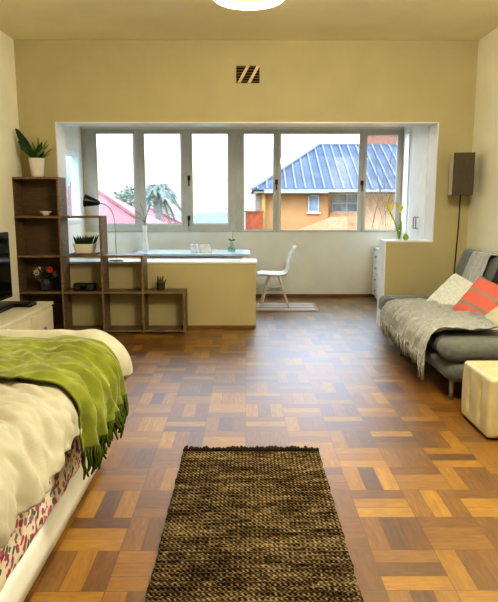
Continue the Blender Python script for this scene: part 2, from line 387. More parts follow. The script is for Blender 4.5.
# ---- ceiling ring lamp
ly = (ZC-0.06-CAMZ)*ray(249, -4.5).y/ray(249, -4.5).z; lx = P(249, -4.5, ly).x
lamp = thing('ceiling_lamp', 'round glowing ring lamp fixed to the ceiling', 'lamp', (lx, ly, ZC))
MB().lathe([(0.33, ZC-0.03), (0.34, ZC-0.02), (0.34, ZC-0.001), (0.30, ZC-0.0005)], (lx, ly, 0), 48).build('base_plate', mat('lamp_plate', (0.42, 0.21, 0.05), 0.5), lamp, smooth=False)
ring = MB(); R0, r0 = 0.272, 0.028
ring.grid(64, 12, lambda u, v: Vector((lx + (R0 + r0*math.cos(v*2*PI))*math.cos(u*2*PI), ly + (R0 + r0*math.cos(v*2*PI))*math.sin(u*2*PI), ZC-0.060 + r0*math.sin(v*2*PI))))
bmesh.ops.remove_doubles(ring.bm, verts=ring.bm.verts, dist=1e-4)
ring.build('ring_tube', emit_mat('lamp_tube_glow', (1.0, 0.86, 0.58), 7.0), lamp, smooth=True)

# ------------------------------------------------------------------ stepped shelf unit
SY0, SY1 = 6.385, 6.655
def sx(px): return P(px, 250, SY0).x
cols = [sx(15.5), sx(60.5), sx(101), sx(141.5), sx(183)]
rows = [0.02] + [P(100, y, SY0).z for y in (293, 256.5, 217, 178)]
tk = 0.024
sh = thing('stepped_shelf', 'stepped brown wooden cube shelf descending in four columns', 'shelf', (cols[0], SY0, 0))
hts = [4, 3, 2, 1]
for i in range(5):
    n = hts[i] if i == 0 else hts[i-1]
    MB().box(cols[i]-tk/2, cols[i]+tk/2, SY0, SY1, 0.0, rows[n]+tk/2).build('upright', WOOD, sh, bevel=0.002)
for i in range(4):
    for k in range(hts[i]+1):
        MB().box(cols[i]+tk/2, cols[i+1]-tk/2, SY0+0.003, SY1, max(0.012, rows[k]-tk/2), rows[k]+tk/2).build('shelf_board', WOOD, sh, bevel=0.002)
for k in range(4):
    MB().box(cols[0]+tk/2, cols[1]-tk/2, SY1-0.012, SY1, rows[k]+tk/2, rows[k+1]-tk/2).build('back_panel', WOODB, sh)
ST = [r + tk/2 for r in rows]           # standing heights on each board

def leaf(mb, base, tip, width, droop=0.1, side=None, n=8):
    base, tip = Vector(base), Vector(tip); d = tip-base; L = d.length
    sd = Vector(side) if side else d.cross(Vector((0, 1, 0.2)))
    sd = (sd - d*(sd.dot(d)/d.length_squared)).normalized(); nrm = sd.cross(d.normalized())
    def fn(u, v):
        w = width*(math.sin(PI*min(1, u*0.93+0.05))**0.8)*(v*2-1)
        return base + d*u + sd*w + nrm*(abs(v*2-1)*width*0.35) - Vector((0, 0, droop*L*u*u))
    mb.grid(n, 4, fn)

def pot_plant():
    c = P(37.5, 177, 6.5); c.z = ST[4]
    t = thing('potted_plant', 'leafy green plant in a white pot on top of the tall shelf', 'plant', c)
    MB().lathe([(0.055, 0), (0.066, 0.02), (0.082, 0.19), (0.086, 0.2), (0.078, 0.2), (0.072, 0.17)], c, 24).build('pot', POT, t, smooth=True, bevel=0.002)
    MB().lathe([(0.074, 0.165), (0.074, 0.178)], c, 20).build('soil', mat('soil', (0.03, 0.02, 0.012), 0.9), t)
    m = MB(); m2 = MB(); top = c + Vector((0, 0, 0.175))
    Y = 6.5
    for (x, y, dy, w) in ((15.5, 127, 0.0, 0.042), (18, 140, -0.05, 0.036), (24, 144, 0.05, 0.028), (30, 146, -0.08, 0.022), (42, 141, 0.0, 0.026), (35, 147, 0.06, 0.022), (44, 150, -0.06, 0.022)):
        q = P(x, y, Y + dy); leaf(m, top + Vector((random.uniform(-.03, .03), random.uniform(-.03, .03), 0)), q, w, 0.04, side=(0.8, 0.3, 0.5))
    for (x, y, dy) in ((49, 142, 0.02), (51, 147, -0.05), (47, 138, 0.05), (38, 135, 0.06), (32, 140, 0.08), (50, 153, 0.04), (28, 141, 0.0), (46, 146, 0.07)):
        q = P(x, y, Y + dy); leaf(m2, top + Vector((random.uniform(-.03, .03), random.uniform(-.03, .03), 0)), q, 0.014, 0.08, side=(0.8, 0.3, 0.5))
    m.build('leaves', GREEN1, t, smooth=True, normals=False); m2.build('young_leaves', GREEN2, t, smooth=True, normals=False)
pot_plant()

def succulent(name, label, c, w, h, nleaf, lh, m_pot, sq=6, leafm=GREEN1, seed=1):
    rnd = random.Random(seed)
    t = thing(name, label, 'plant', c)
    MB().lathe([(w*0.72, 0), (w*0.78, 0.006), (w, h-0.006), (w, h), (w*0.88, h), (w*0.84, h*0.8)], c, 32, sq).build('pot', m_pot, t, bevel=0.002)
    mb = MB()
    for k in range(nleaf):
        a, rr = rnd.uniform(0, 2*PI), w*0.82*math.sqrt(rnd.random())
        b0 = Vector(c) + Vector((rr*math.cos(a), rr*math.sin(a), h*0.8))
        d = Vector((math.cos(a)*rr*0.5 + rnd.uniform(-.02, .02), math.sin(a)*rr*0.5, lh*rnd.uniform(0.6, 1.15)))
        mb.tube([b0, b0 + d*0.4, b0 + d*0.75, b0 + d], [0.007, 0.010, 0.007, 0.001], 6)
    mb.build('leaves', leafm, t, smooth=True)
    return t
yc = 6.52
c = P(85.5, 252, yc); c.z = ST[2] + 0.016
tray = tag(MB().box(c.x-0.135, c.x+0.135, yc-0.09, yc+0.09, ST[2], ST[2]+0.014).box(c.x-0.135, c.x-0.125, yc-0.09, yc+0.09, ST[2]+0.014, ST[2]+0.02).box(c.x+0.125, c.x+0.135, yc-0.09, yc+0.09, ST[2]+0.014, ST[2]+0.02).build('tray', WOOD, bevel=0.002, loc=(c.x, yc, ST[2])), 'flat brown tray under the square succulent planter', 'tray')
succulent('succulent_planter', 'dark spiky succulents in a square cream planter on a tray', c, 0.115, 0.105, 60, 0.10, POT, seed=3)
c = P(161, 291, yc); c.z = ST[1]
succulent('potted_cactus', 'tiny cactus in a small dark pot on the lowest shelf top', c, 0.050, 0.085, 9, 0.085, mat('dark_clay_pot', (0.06, 0.035, 0.03), 0.6), sq=None, leafm=mat('grey_green_cactus', (0.10, 0.11, 0.06), 0.6), seed=5)

# black radio on second board
c = P(85.5, 292, 6.50); c.z = ST[1]
t = thing('radio', 'low black radio inside the second shelf column', 'radio', c)
MB().soft(c.x-0.118, c.x+0.118, c.y-0.06, c.y+0.06, c.z, c.z+0.085, 0.012, 0.03).build('case', DARK, t, smooth=True)
for s in (-1, 1): MB().tube([(c.x+s*0.07, c.y-0.066, c.z+0.043), (c.x+s*0.07, c.y-0.058, c.z+0.043)], 0.03, 20).build('speaker_grille', mat('grille_grey', (0.035, 0.035, 0.035), 0.6), t)
MB().box(c.x-0.03, c.x+0.03, c.y-0.063, c.y-0.058, c.z+0.03, c.z+0.06).build('display', SCREEN, t)

# dark flower arrangement in the third cell of the first column
c = P(46, 292, 6.50); c.z = ST[1]
t = thing('flower_arrangement', 'dark bouquet with red and pale blooms inside the tall shelf column', 'flowers', c)
MB().lathe([(0.05, 0), (0.07, 0.04), (0.06, 0.1), (0.045, 0.12), (0.05, 0.13)], c, 20).build('vase', mat('dark_green_glaze', (0.03, 0.04, 0.03), 0.3), t, smooth=True)
rnd = random.Random(4); lv = MB()
for k in range(40):
    a = rnd.uniform(0, 2*PI); e = rnd.uniform(0.2, 1.3); rr = rnd.uniform(0.10, 0.17)
    tip = c + Vector((math.cos(a)*math.cos(e)*rr*1.05, math.sin(a)*math.cos(e)*rr*0.7, 0.13 + math.sin(e)*rr*1.0))
    leaf(lv, c + Vector((0, 0, 0.11)), tip, 0.016, 0.05)
lv.build('leaves', GREEN1, t, smooth=True, normals=False)
blm = [mat('red_bloom', (0.45, 0.04, 0.02), 0.6), mat('pale_bloom', (0.42, 0.36, 0.30), 0.6), mat('mauve_bloom', (0.12, 0.09, 0.12), 0.6)]
for k in range(12):
    a = rnd.uniform(0, 2*PI); rr = rnd.uniform(0.03, 0.13); h0 = rnd.uniform(0.10, 0.25)
    p = c + Vector((math.cos(a)*rr, math.sin(a)*rr*0.6-0.03, h0))
    m = MB()
    for j in range(7):
        an = j*2*PI/7; leaf(m, p, p + Vector((math.cos(an)*0.036, -0.012, math.sin(an)*0.036)), 0.014, 0.0, n=4)
    m.build('bloom', blm[k % 3], t, smooth=True, normals=False)
# small white bowl on third board of first column
c = P(46, 216, 6.5); c.z = ST[3]
c.z = ST[3]
tag(MB().lathe([(0.03, 0), (0.035, 0.006), (0.062, 0.04), (0.065, 0.048), (0.058, 0.046), (0.03, 0.012)], c, 24).build('bowl', POT, smooth=True, loc=c), 'small pale bowl on an upper board of the tall shelf column', 'bowl')

# ------------------------------------------------------------------ television corner
zt = 0.45
tvx, tvy1 = P(53.5, 301, 5.84).x, 5.84
cab = thing('television_cabinet', 'low cream cabinet carrying the black television', 'cabinet', ((XL+tvx)/2, 4.95, 0))
cx0 = XL+0.02
MB().box(cx0, tvx-0.015, 4.0, tvy1-0.015, 0.03, zt-0.03).build('body', CREAMW, cab, bevel=0.004)
MB().box(cx0, tvx, 3.99, tvy1, zt-0.03, zt).build('top', CREAMW, cab, bevel=0.004)
MB().box(cx0+0.03, tvx-0.05, 4.04, tvy1-0.05, 0, 0.03).build('plinth', CREAMW, cab)
for (a0, a1) in ((4.03, 4.61), (4.63, 5.21), (5.23, 5.81)):
    d = MB().box(tvx-0.015, tvx-0.002, a0, a1, 0.06, zt-0.045).build('drawer', CREAMW, cab, bevel=0.003)
    MB().tube([(tvx-0.002, (a0+a1)/2, 0.24), (tvx+0.012, (a0+a1)/2, 0.24), (tvx+0.016, (a0+a1)/2, 0.24), (tvx+0.024, (a0+a1)/2, 0.24)], [0.006, 0.006, 0.016, 0.012], 14).build('knob', METAL, d, smooth=True)
tX = -2.26
tv = thing('television', 'black flat screen television standing on the cream cabinet', 'television', (tX, 5.05, zt))
b0 = P(12, 232, 5.66).z
MB().box(tX-0.045, tX, 4.55, 5.66, zt+0.075, b0).build('case', DARK, tv, bevel=0.006)
MB().box(tX, tX+0.003, 4.575, 5.635, zt+0.105, b0-0.025).build('screen', SCREEN, tv)
MB().box(tX-0.06, tX-0.03, 5.0, 5.2, zt+0.02, zt+0.2).build('neck', DARK, tv, bevel=0.004)
MB().soft(tX-0.14, tX+0.085, 4.80, 5.70, zt, zt+0.028, 0.012, 0.05).build('stand', DARK, tv, smooth=True)
c = P(25, 303, 5.55); c.z = zt
t = thing('media_box', 'small black box on the cream cabinet corner beside the television', 'electronics', c)
MB().soft(c.x-0.085, c.x+0.085, c.y-0.08, c.y+0.08, zt, zt+0.035, 0.008, 0.03).build('case', DARK, t, smooth=True)
MB().box(c.x+0.085, c.x+0.088, c.y-0.05, c.y+0.05, zt+0.01, zt+0.025).build('display', SCREEN, t)

# ------------------------------------------------------------------ bed
BX, BFOOT, BTOP = -0.775, 3.08, 0.690
bx_l = -2.35
bed = thing('bed', 'low white bed base with a floral covered mattress', 'bed', ((bx_l+BX)/2, 2.0, 0))
MB().soft(bx_l, BX, 0.95, BFOOT, 0.022, 0.21, 0.02, 0.08).build('base', mat('white_bed_base', (0.80, 0.81, 0.80), 0.6, var=0.02), bed, smooth=True)
for fx in (bx_l+0.1, BX-0.1):
    for fy in (1.05, BFOOT-0.1):
        MB().lathe([(0.028, 0), (0.032, 0.03)], (fx, fy, 0), 16).build('foot', DARK, bed)
def mfn(p, n): return p + n*(0.006*nz(p, 9) + 0.006*nz(p*1.0+Vector((3, 1, 2)), 22)) + Vector((0, 0, 0))
MB().soft(bx_l, BX+0.03, 0.95, BFOOT+0.01, 0.21, 0.66, 0.05, 0.03, mfn).build('mattress', floral_mat(), bed, smooth=True)

# draped cloth over the bed edge: a = arc beyond the side, b = arc beyond the foot
EX, EY, RAD = -0.825, 2.985, 0.15
def bend(d, r):
    q = r*PI/2
    if d < q: return r*math.sin(d/r), r*(1-math.cos(d/r))
    return r + 0.10*(d-q)*0.35, r + (d-q)
def drape(s, t, off=0.0, cap=0.42):
    # s, t: cloth coordinates measured on the flat top (x, y)
    a, bq = max(0, s-EX), max(0, t-EY); x, y = min(s, EX), min(t, EY)
    d = math.sqrt(a*a + bq*bq)
    if d < 1e-6: return Vector((x, y, BTOP+off)), Vector((0, 0, 1))
    dd = min(d, cap); o, dz = bend(dd, RAD+off)
    ux, uy = a/d, bq/d
    ang = min(dd/RAD, PI/2)
    n = Vector((ux*math.sin(ang), uy*math.sin(ang), math.cos(ang)))
    return Vector((x + ux*o, y + uy*o, BTOP + off - dz)), n
def wr(x, y, k=1.0):
    v = Vector((x, y, 0.0))
    w1 = 1-abs(noise.noise(Vector(((x*0.8+y*0.55)*7, (y*0.8-x*0.55)*2.2, 3.1))))*2
    w2 = 1-abs(noise.noise(Vector(((x*0.5-y*0.8)*11, (y*0.5+x*0.8)*4, 7.7))))*2
    w3 = 1-abs(noise.noise(Vector(((x*0.6+y*0.75)*13, (y*0.6-x*0.75)*3.2, 1.3))))*2
    w4 = 1-abs(noise.noise(Vector(((x*0.7+y*0.7)*21, (y*0.7-x*0.7)*5, 4.3))))*2
    return k*(0.009*w4 + 0.024*w1 + 0.011*w2 + 0.018*w3 + 0.006*noise.noise(v*30))
NX, NY = 220, 300
S0, S1, T0, T1 = -2.43, EX + 0.245, 0.75, EY + 0.27
mb = MB()
def dfn(u, v):
    s, t = S0 + (S1-S0)*u, T0 + (T1-T0)*v
    hang = max(0, s-EX)/0.3
    p, n = drape(s, t, 0, 0.45)
    k = wr(s, t, (0.9 + 0.3*hang)*(1 - 0.75*max(0, min(1, (t-2.7)/0.15))))
    q = max(0, min(1, (t-2.86)/0.12)); q = q*q*(3-2*q)
    return p + n*(k - 0.005 + 0.055*q)
mb.grid(NX, NY, dfn)
bmesh.ops.remove_doubles(mb.bm, verts=mb.bm.verts, dist=0.0008)
DUV = mat('cream_duvet_cotton', (0.42, 0.39, 0.31), 0.85, var=0.03, scale=6, bump=0.12, bscale=220, sheen=0.2)
duv = tag(mb.build('duvet', DUV, smooth=True, solid=0.03, loc=(-1.6, 1.8, 0.66)), 'rumpled cream duvet lying over the bed', 'duvet')
# green throw
mb = MB()
GT0, GT1 = 2.17, 2.90
GS1 = EX + 0.33
def gsurf(u, v, extra=0.0, lift=0.0):
    t = GT0 + (GT1-GT0)*v + 0.015*nz((u*6, v, 1)) - 0.10*max(0, u-0.75)*(1-v)*1.5
    s = S0 + (GS1 - S0)*u + extra
    p, n = drape(s, t, 0.014, 0.9)
    hang = max(0, min(1, (s-EX)/0.3))
    fold = 0.020*math.sin(v*40 + 3*nz((s*2, v*3, 0)) + s*5)*hang + 0.016*(1-abs(noise.noise(Vector((s*3.0, t*13, 5))))*2)
    k = wr(s, t, 0.9*(1 - 0.75*max(0, min(1, (t-2.7)/0.15))))
    return p + n*(k + 0.012 + fold + lift + 0.012*max(0, min(1, (t-2.82)/0.06)))
mb.grid(150, 120, gsurf)
GRN = mat('lime_green_wool', (0.175, 0.195, 0.006), 0.85, var=0.16, scale=10, bump=0.25, bscale=180, sheen=0.4)
thr = thing('green_throw', 'lime green throw blanket with fringe draped across the foot of the bed', 'blanket', (-1.3, 2.6, BTOP))
mb.build('cloth', GRN, thr, smooth=True, solid=0.008)
fr = MB(); rnd = random.Random(9)
for k in range(110):
    v = (k+0.5)/110; pts = []; L = rnd.uniform(0.085, 0.125); jx = rnd.uniform(-0.012, 0.012)
    for j in range(5):
        p = gsurf(1.0, min(0.999, max(0, v + jx*j*0.3)), -0.004 + L*j/4, 0.002)
        pts.append(p)
    fr.tube(pts, [0.005, 0.006, 0.006, 0.006, 0.003], 5)
fr.build('fringe', mat('dark_green_wool', (0.070, 0.100, 0.006), 0.9, var=0.25, scale=30), thr, smooth=True)

# ------------------------------------------------------------------ rugs
RM = rug_mat(); rx0, rx1, ry0, ry1 = -0.358, 0.414, 1.35, 3.2
rg = thing('woven_rug', 'brown woven runner rug with a dark fringe lying on the parquet', 'rug', ((rx0+rx1)/2, 2.3, 0))
mb = MB()
def rfn(u, v):
    x = rx0 + (rx1-rx0)*u; y = ry0 + (ry1-ry0)*v
    e = 0.010*nz((0, y*14, 2 if u < .5 else 8)) if u in (0.0, 1.0) else 0
    return Vector((x + e, y, 0.011 + 0.003*nz((x*3, y*2, 0)) + (0.0025*math.sin(y*2*PI/0.028))))
mb.grid(40, 400, rfn)
mb.build('weave', RM, rg, smooth=True, solid=0.008)
fr = MB(); rnd = random.Random(2)
for k in range(52):
    x = rx0 + (rx1-rx0)*(k+0.5)/52; L = rnd.uniform(0.010, 0.080); j = rnd.uniform(-0.008, 0.008)
    fr.tube([(x, ry1-0.012, 0.019), (x+j*0.5, ry1+L*0.5, 0.014), (x+j, ry1+L, 0.006)], [0.010, 0.011, 0.005], 5)
fr.build('fringe', mat('dark_rug_wool', (0.028, 0.016, 0.010), 0.95, var=0.2), rg, smooth=True)
MATM = stripe_mat('striped_mat', 1, [(0, (0.42, 0.36, 0.30)), (0.15, (0.62, 0.55, 0.48)), (0.3, (0.30, 0.24, 0.20)), (0.4, (0.58, 0.50, 0.43)), (0.6, (0.36, 0.29, 0.24)), (0.7, (0.60, 0.53, 0.46)), (0.85, (0.40, 0.33, 0.28))], scale=1.35)
m0, m1 = P(200, 309, 7.8), P(314, 306, 8.1)
mr_ = thing('small_mat', 'small pale striped mat under the white chair', 'rug', (0.25, 8.08, 0))
mb = MB(); mb.grid(30, 16, lambda u, v: Vector((-0.4 + 1.34*u, 7.74 + 0.68*v, 0.006 + 0.002*nz((u*9, v*9, 0)))))
mb.build('weave', MATM, mr_, solid=0.006)
fr = MB()
for k in range(34):
    y = 7.745 + 0.67*(k+0.5)/34; fr.tube([(0.935, y, 0.006), (0.985, y + rnd.uniform(-.008, .008), 0.004)], [0.006, 0.003], 5)
fr.build('fringe', mat('pale_mat_wool', (0.50, 0.42, 0.34), 0.95), mr_)

# ------------------------------------------------------------------ desk in the bay and what stands on it
DZ = 0.757; dx0, dx1, dy0, dy1 = -1.52, 0.055, 7.86, 8.62
dk = thing('desk', 'pale blue topped desk behind the low wall under the windows', 'desk', (-0.73, 8.2, 0))
MB().box(dx0, dx1, dy0, dy1, DZ-0.03, DZ).build('tabletop', mat('pale_blue_laminate', (0.62, 0.74, 0.86), 0.25, var=0.02), dk, bevel=0.004)
for fx in (dx0+0.05, dx1-0.08):
    for fy in (dy0+0.06, dy1-0.06): MB().box(fx-0.022, fx+0.022, fy-0.022, fy+0.022, 0, DZ-0.03).build('leg', WHITE, dk, bevel=0.003)
MB().box(dx0+0.07, dx1-0.1, dy1-0.07, dy1-0.05, DZ-0.12, DZ-0.03).build('apron', WHITE, dk)
# glass jar with a sprig
def cyl_glass(c, prof, name, label, cat): return None
c = P(231.5, 249, 8.2); c.z = DZ
GJ = glass_mat('greenish_jar_glass', (0.78, 0.92, 0.85), 0.15)
t = thing('glass_jar', 'small greenish glass jar standing near the right end of the desk', 'jar', c)
MB().lathe([(0.045, 0), (0.055, 0.02), (0.055, 0.09), (0.04, 0.11), (0.044, 0.13)], c, 20).build('body', GJ, t, smooth=True)
MB().lathe([(0.050, 0.005), (0.050, 0.06)], c, 20).build('water', glass_mat('jar_water', (0.75, 0.88, 0.82), 0.1), t)
sp_ = MB().tube([c + Vector((0, 0, 0.02)), c + Vector((0.01, 0, 0.14)), c + Vector((0.025, 0, 0.30))], 0.003, 5)
leaf(sp_, c + Vector((0.01, 0, 0.14)), c + Vector((-0.04, 0, 0.19)), 0.014); leaf(sp_, c + Vector((0.01, 0, 0.15)), c + Vector((0.05, 0, 0.18)), 0.014)
sp_.build('sprig', GREEN2, t)
# tall slim vase with twigs at the desk's left part
c = P(145.5, 250, 8.3); c.z = DZ
t = thing('bud_vase', 'tall slim white vase holding bare twigs on the left part of the desk', 'vase', c)
MB().lathe([(0.042, 0), (0.05, 0.01), (0.036, 0.12), (0.025, 0.25), (0.034, 0.36), (0.030, 0.36), (0.02, 0.25)], c, 20).build('body', POT, t, smooth=True)
tw = MB()
for (x, y) in ((134, 210), (140, 203), (147, 208), (151, 201), (131, 216)):
    q = P(x, y, 8.3); m_ = (c + Vector((0, 0, 0.4)))
    tw.tube([c + Vector((0, 0, 0.2)), m_, (m_+q)/2 + Vector((0.01, 0.01, 0.02)), q], [0.004, 0.004, 0.003, 0.002], 5)
tw.build('twigs', mat('grey_twig', (0.16, 0.14, 0.10), 0.8), t)
# white desk things: a roll and an open booklet
c = P(194.5, 250.5, 8.15); c.z = DZ
t = thing('paper_roll', 'upright white paper roll standing at mid desk', 'roll', c)
MB().lathe([(0.05, 0), (0.052, 0.004), (0.052, 0.105), (0.046, 0.11), (0.018, 0.11), (0.018, 0.1)], c, 24).build('paper', mat('white_paper', (0.82, 0.82, 0.80), 0.8), t, smooth=False)
MB().lathe([(0.018, 0.001), (0.020, 0.112), (0.015, 0.112), (0.015, 0.09)], c, 16).build('core', mat('cardboard', (0.38, 0.28, 0.18), 0.9), t)
c = P(206, 251.5, 8.1); c.z = DZ
t = thing('desk_calendar', 'small white folded tent card beside the paper roll on the desk', 'calendar', c)
MB().prism([(c.x-0.085, c.y-0.06, DZ+0.004), (c.x+0.085, c.y-0.06, DZ+0.004), (c.x+0.05, c.y-0.005, DZ+0.11), (c.x-0.085, c.y-0.005, DZ+0.11)], (0, 0.006, 0.002)).build('front_sheet', mat('white_paper', (0.8, 0.8, 0.8)), t)
MB().prism([(c.x-0.085, c.y+0.06, DZ+0.004), (c.x+0.085, c.y+0.06, DZ+0.004), (c.x+0.05, c.y+0.005, DZ+0.11), (c.x-0.085, c.y+0.005, DZ+0.11)], (0, -0.006, 0.002)).build('rear_sheet', mat('white_paper', (0.8, 0.8, 0.8)), t)
MB().box(c.x-0.085, c.x+0.085, c.y-0.06, c.y+0.06, DZ, DZ+0.004).build('base_sheet', mat('white_paper', (0.8, 0.8, 0.8)), t)

# desk lamp on the low wall ledge
LY = 6.80; ZL = ZH+0.022
c = P(116.5, 258, LY); c.z = ZL
t = thing('desk_lamp', 'slim gooseneck desk lamp with a black cone shade on the white ledge', 'lamp', c)
MB().lathe([(0.085, 0), (0.085, 0.012), (0.07, 0.02), (0.012, 0.026)], c, 28).build('base', WHITE, t, smooth=False)
pts = [c + Vector((0, 0, 0.02))] + [P(x, y, LY) for x, y in ((116, 246), (115.3, 232), (114.8, 222), (113.5, 215), (110.5, 209), (106, 205), (102, 203.5), (99, 203))]
MB().tube(pts, 0.0055, 8).build('gooseneck', METAL, t, smooth=True)
p0, p1 = P(100, 203.2, LY), P(85, 200.5, LY)
MB().tube([p0, p0 + (p1-p0)*0.15, p0 + (p1-p0)*0.9, p1], [0.012, 0.030, 0.068, 0.075], 20).build('lamp_shade', DARK, t, smooth=True, bevel=0.002)

# ------------------------------------------------------------------ white shell chair
CH = thing('shell_chair', 'white moulded shell chair with splayed pale legs at the desk', 'chair', (0.39, 8.10, 0))
prof = [(-.235, .430, .150), (-.225, .447, .185), (-.17, .455, .212), (-.06, .448, .225), (.05, .442, .222), (.13, .450, .212), (.18, .485, .203), (.207, .545, .198), (.230, .62, .192), (.252, .70, .180), (.275, .775, .150), (.292, .825, .105), (.305, .848, .05)]
mb = MB()
def cfn(u, v):
    f = u*(len(prof)-1); i = min(int(f), len(prof)-2); w = f-i
    x, z, hw = [prof[i][k]*(1-w) + prof[i+1][k]*w for k in range(3)]
    q = v*2-1; back = max(0, min(1, (z-.46)/.15))
    return Vector((0.39 + x - back*0.05*q*q, 8.10 + q*hw, z + (1-back)*0.03*q**4))
mb.grid(36, 16, cfn)
mb.build('seat_shell', mat('white_plastic', (0.82, 0.81, 0.77), 0.4, var=0.02), CH, smooth=True, solid=0.014, subsurf=1)
LEGM = mat('pale_painted_leg', (0.66, 0.60, 0.50), 0.5, var=0.05)
for ax in (-1, 1):
    for ay in (-1, 1):
        MB().tube([(0.39+ax*0.055+0.0, 8.10+ay*0.11, 0.438), (0.39+ax*0.075, 8.10+ay*0.125, 0.40), (0.39+ax*0.195, 8.10+ay*0.20, 0.010)], [0.015, 0.017, 0.012], 10).build('leg', LEGM, CH, smooth=True)
br = MB()
for ay in (-1, 1): br.tube([(0.39-0.12, 8.10+ay*0.155, 0.25), (0.39+0.12, 8.10+ay*0.155, 0.25)], 0.005, 6)
br.tube([(0.39-0.12, 8.10-0.155, 0.25), (0.39+0.12, 8.10+0.155, 0.25)], 0.005, 6).tube([(0.39-0.12, 8.10+0.155, 0.25), (0.39+0.12, 8.10-0.155, 0.25)], 0.005, 6)
br.build('brace', METAL, CH)

# ------------------------------------------------------------------ white drawers and tall cupboard in the bay's right side
DXF = 1.925
dz = P(371, 247.5, 8.9).z
DZ0 = 7.95
dr = thing('chest_of_drawers', 'white chest of small drawers under the right end of the windows', 'drawers', (2.15, 8.4, 0))
MB().box(DXF+0.015, BR-0.005, 7.95, 8.93, 0.05, dz-0.02).build('carcass', WHITE, dr)
MB().box(DXF, BR-0.005, 7.94, 8.94, dz-0.02, dz).build('top', WHITE, dr, bevel=0.003)
MB().box(DXF+0.04, BR-0.03, 7.98, 8.90, 0, 0.05).build('plinth', WHITE, dr)
for i in range(2):
    for k in range(4):
        y0 = 7.965 + i*0.485; z0 = 0.06 + k*(dz-0.09)/4; z1 = z0 + (dz-0.09)/4 - 0.012
        d = MB().box(DXF, DXF+0.015, y0, y0+0.475, z0, z1).build('drawer', WHITE, dr, bevel=0.003)
        MB().tube([(DXF, y0+0.237, (z0+z1)/2), (DXF-0.02, y0+0.237, (z0+z1)/2)], [0.007, 0.014], 12).build('knob', METAL, d, smooth=True)
CX = OR-0.010
cu = thing('tall_cupboard', 'tall white two-door cupboard at the right side of the window bay', 'cupboard', (2.27, 7.4, 0))
MB().box(CX+0.018, BR-0.004, 6.985, 7.675, 0.0, 2.60).build('carcass', WHITE, cu)
ym = P(421, 222, 1).y
ymid = 7.31
for (y0, y1, hy) in ((6.99, ymid-0.002, ymid-0.05), (ymid+0.002, 7.67, ymid+0.05)):
    d = MB().box(CX, CX+0.018, y0, y1, 0.82, 2.585).build('door', mat('cupboard_white', (0.95, 0.95, 0.92), 0.4, var=0.02), cu, bevel=0.003)
    zc = P(419, 222.5, 7.42).z
    MB().tube([(CX, hy, zc-0.07), (CX-0.028, hy, zc-0.07), (CX-0.028, hy, zc+0.07), (CX, hy, zc+0.07)], 0.007, 8).build('handle', mat('grey_handle', (0.25, 0.25, 0.22), 0.4, 0.7), d)

# calla lilies on the counter wall
ZQT = ZQ+0.018
c = P(399, 241, 6.82); c.z = ZQT
t = thing('calla_vase', 'glass vase with two pale yellow calla lilies on the white counter', 'flowers', c)
MB().lathe([(0.026, 0), (0.032, 0.01), (0.024, 0.10), (0.028, 0.17), (0.025, 0.17), (0.02, 0.1)], c, 20).build('vase', glass_mat('vase_glass', (0.90, 0.97, 0.85), 0.12), t, smooth=True)
YM = mat('yellow_calla', (0.82, 0.80, 0.26), 0.5, var=0.08); SM = mat('pale_green_stem', (0.30, 0.42, 0.08), 0.5)
for (x, y, dy) in ((390, 212, -0.02), (400, 212.5, 0.02)):
    q = P(x, y, 6.82+dy); bse = c + Vector((0, 0, 0.015))
    MB().tube([bse, bse + (q-bse)*0.45 + Vector((0.012, 0, 0.02)), q], 0.0075, 8).build('stem', SM, t, smooth=True)
    def fl(u, v, q=q):
        a = v*2*PI; r = 0.012 + 0.042*u**1.3*(1 + 0.25*math.cos(a)); z = u*0.085 + 0.03*u*u*math.cos(a)
        return q + Vector((r*math.cos(a+PI), r*math.sin(a+PI), z))
    MB().grid(10, 24, fl).build('bloom', YM, t, smooth=True, normals=False)
leafm = MB(); leaf(leafm, c + Vector((0, 0, 0.02)), c + Vector((0.02, 0.0, 0.22)), 0.02, 0); leafm.build('leaf', SM, t, smooth=True, normals=False)
c = P(405.5, 241, 6.80); c.z = ZQT
t = thing('green_pear', 'small green pear beside the calla vase on the counter', 'fruit', c)
MB().lathe([(0.012, 0), (0.03, 0.01), (0.035, 0.03), (0.027, 0.052), (0.014, 0.068), (0.006, 0.073)], c, 20).build('flesh', mat('green_pear_skin', (0.30, 0.42, 0.08), 0.4), t, smooth=True)
MB().tube([c + Vector((0, 0, 0.07)), c + Vector((0.004, 0, 0.088))], 0.002, 6).build('stem', BASEW, t)

# ------------------------------------------------------------------ floor lamp in the corner
fx = P(460, 200, 6.40); FX, FY = fx.x, 6.40
fl_ = thing('floor_lamp', 'thin stemmed floor lamp with a dark box shade in the corner', 'lamp', (FX, FY, 0))
MB().lathe([(0.13, 0), (0.13, 0.015), (0.11, 0.022), (0.012, 0.03)], (FX, FY, 0), 28).build('base', mat('dark_bronze', (0.035, 0.028, 0.02), 0.4, 0.6), fl_)
z0, z1 = P(460, 195, FY-0.1).z, P(460, 152.5, FY-0.1).z
MB().tube([(FX-0.02, FY, 0.02), (FX-0.018, FY, 0.7), (FX+0.0, FY, 1.2), (FX+0.002, FY, z0+0.2)], 0.0065, 8).build('pole', mat('dark_bronze', (0.03, 0.02, 0.02)), fl_, smooth=True)
shd = MB().box(FX-0.105, FX+0.105, FY-0.105, FY+0.105, z0, z1, Matrix.Rotation(math.radians(-9), 3, 'Z'))
shd.bm.faces.ensure_lookup_table()
bmesh.ops.delete(shd.bm, geom=[f for f in shd.bm.faces if abs(f.normal.z) > 0.9 or abs(sum((v.co.z for v in f.verts))/4 - z0) < 1e-4 or abs(sum((v.co.z for v in f.verts))/4 - z1) < 1e-4], context='FACES')
shd.build('lamp_shade', mat('taupe_shade_fabric', (0.105, 0.085, 0.058), 0.85, var=0.06, scale=40), fl_, solid=0.004)
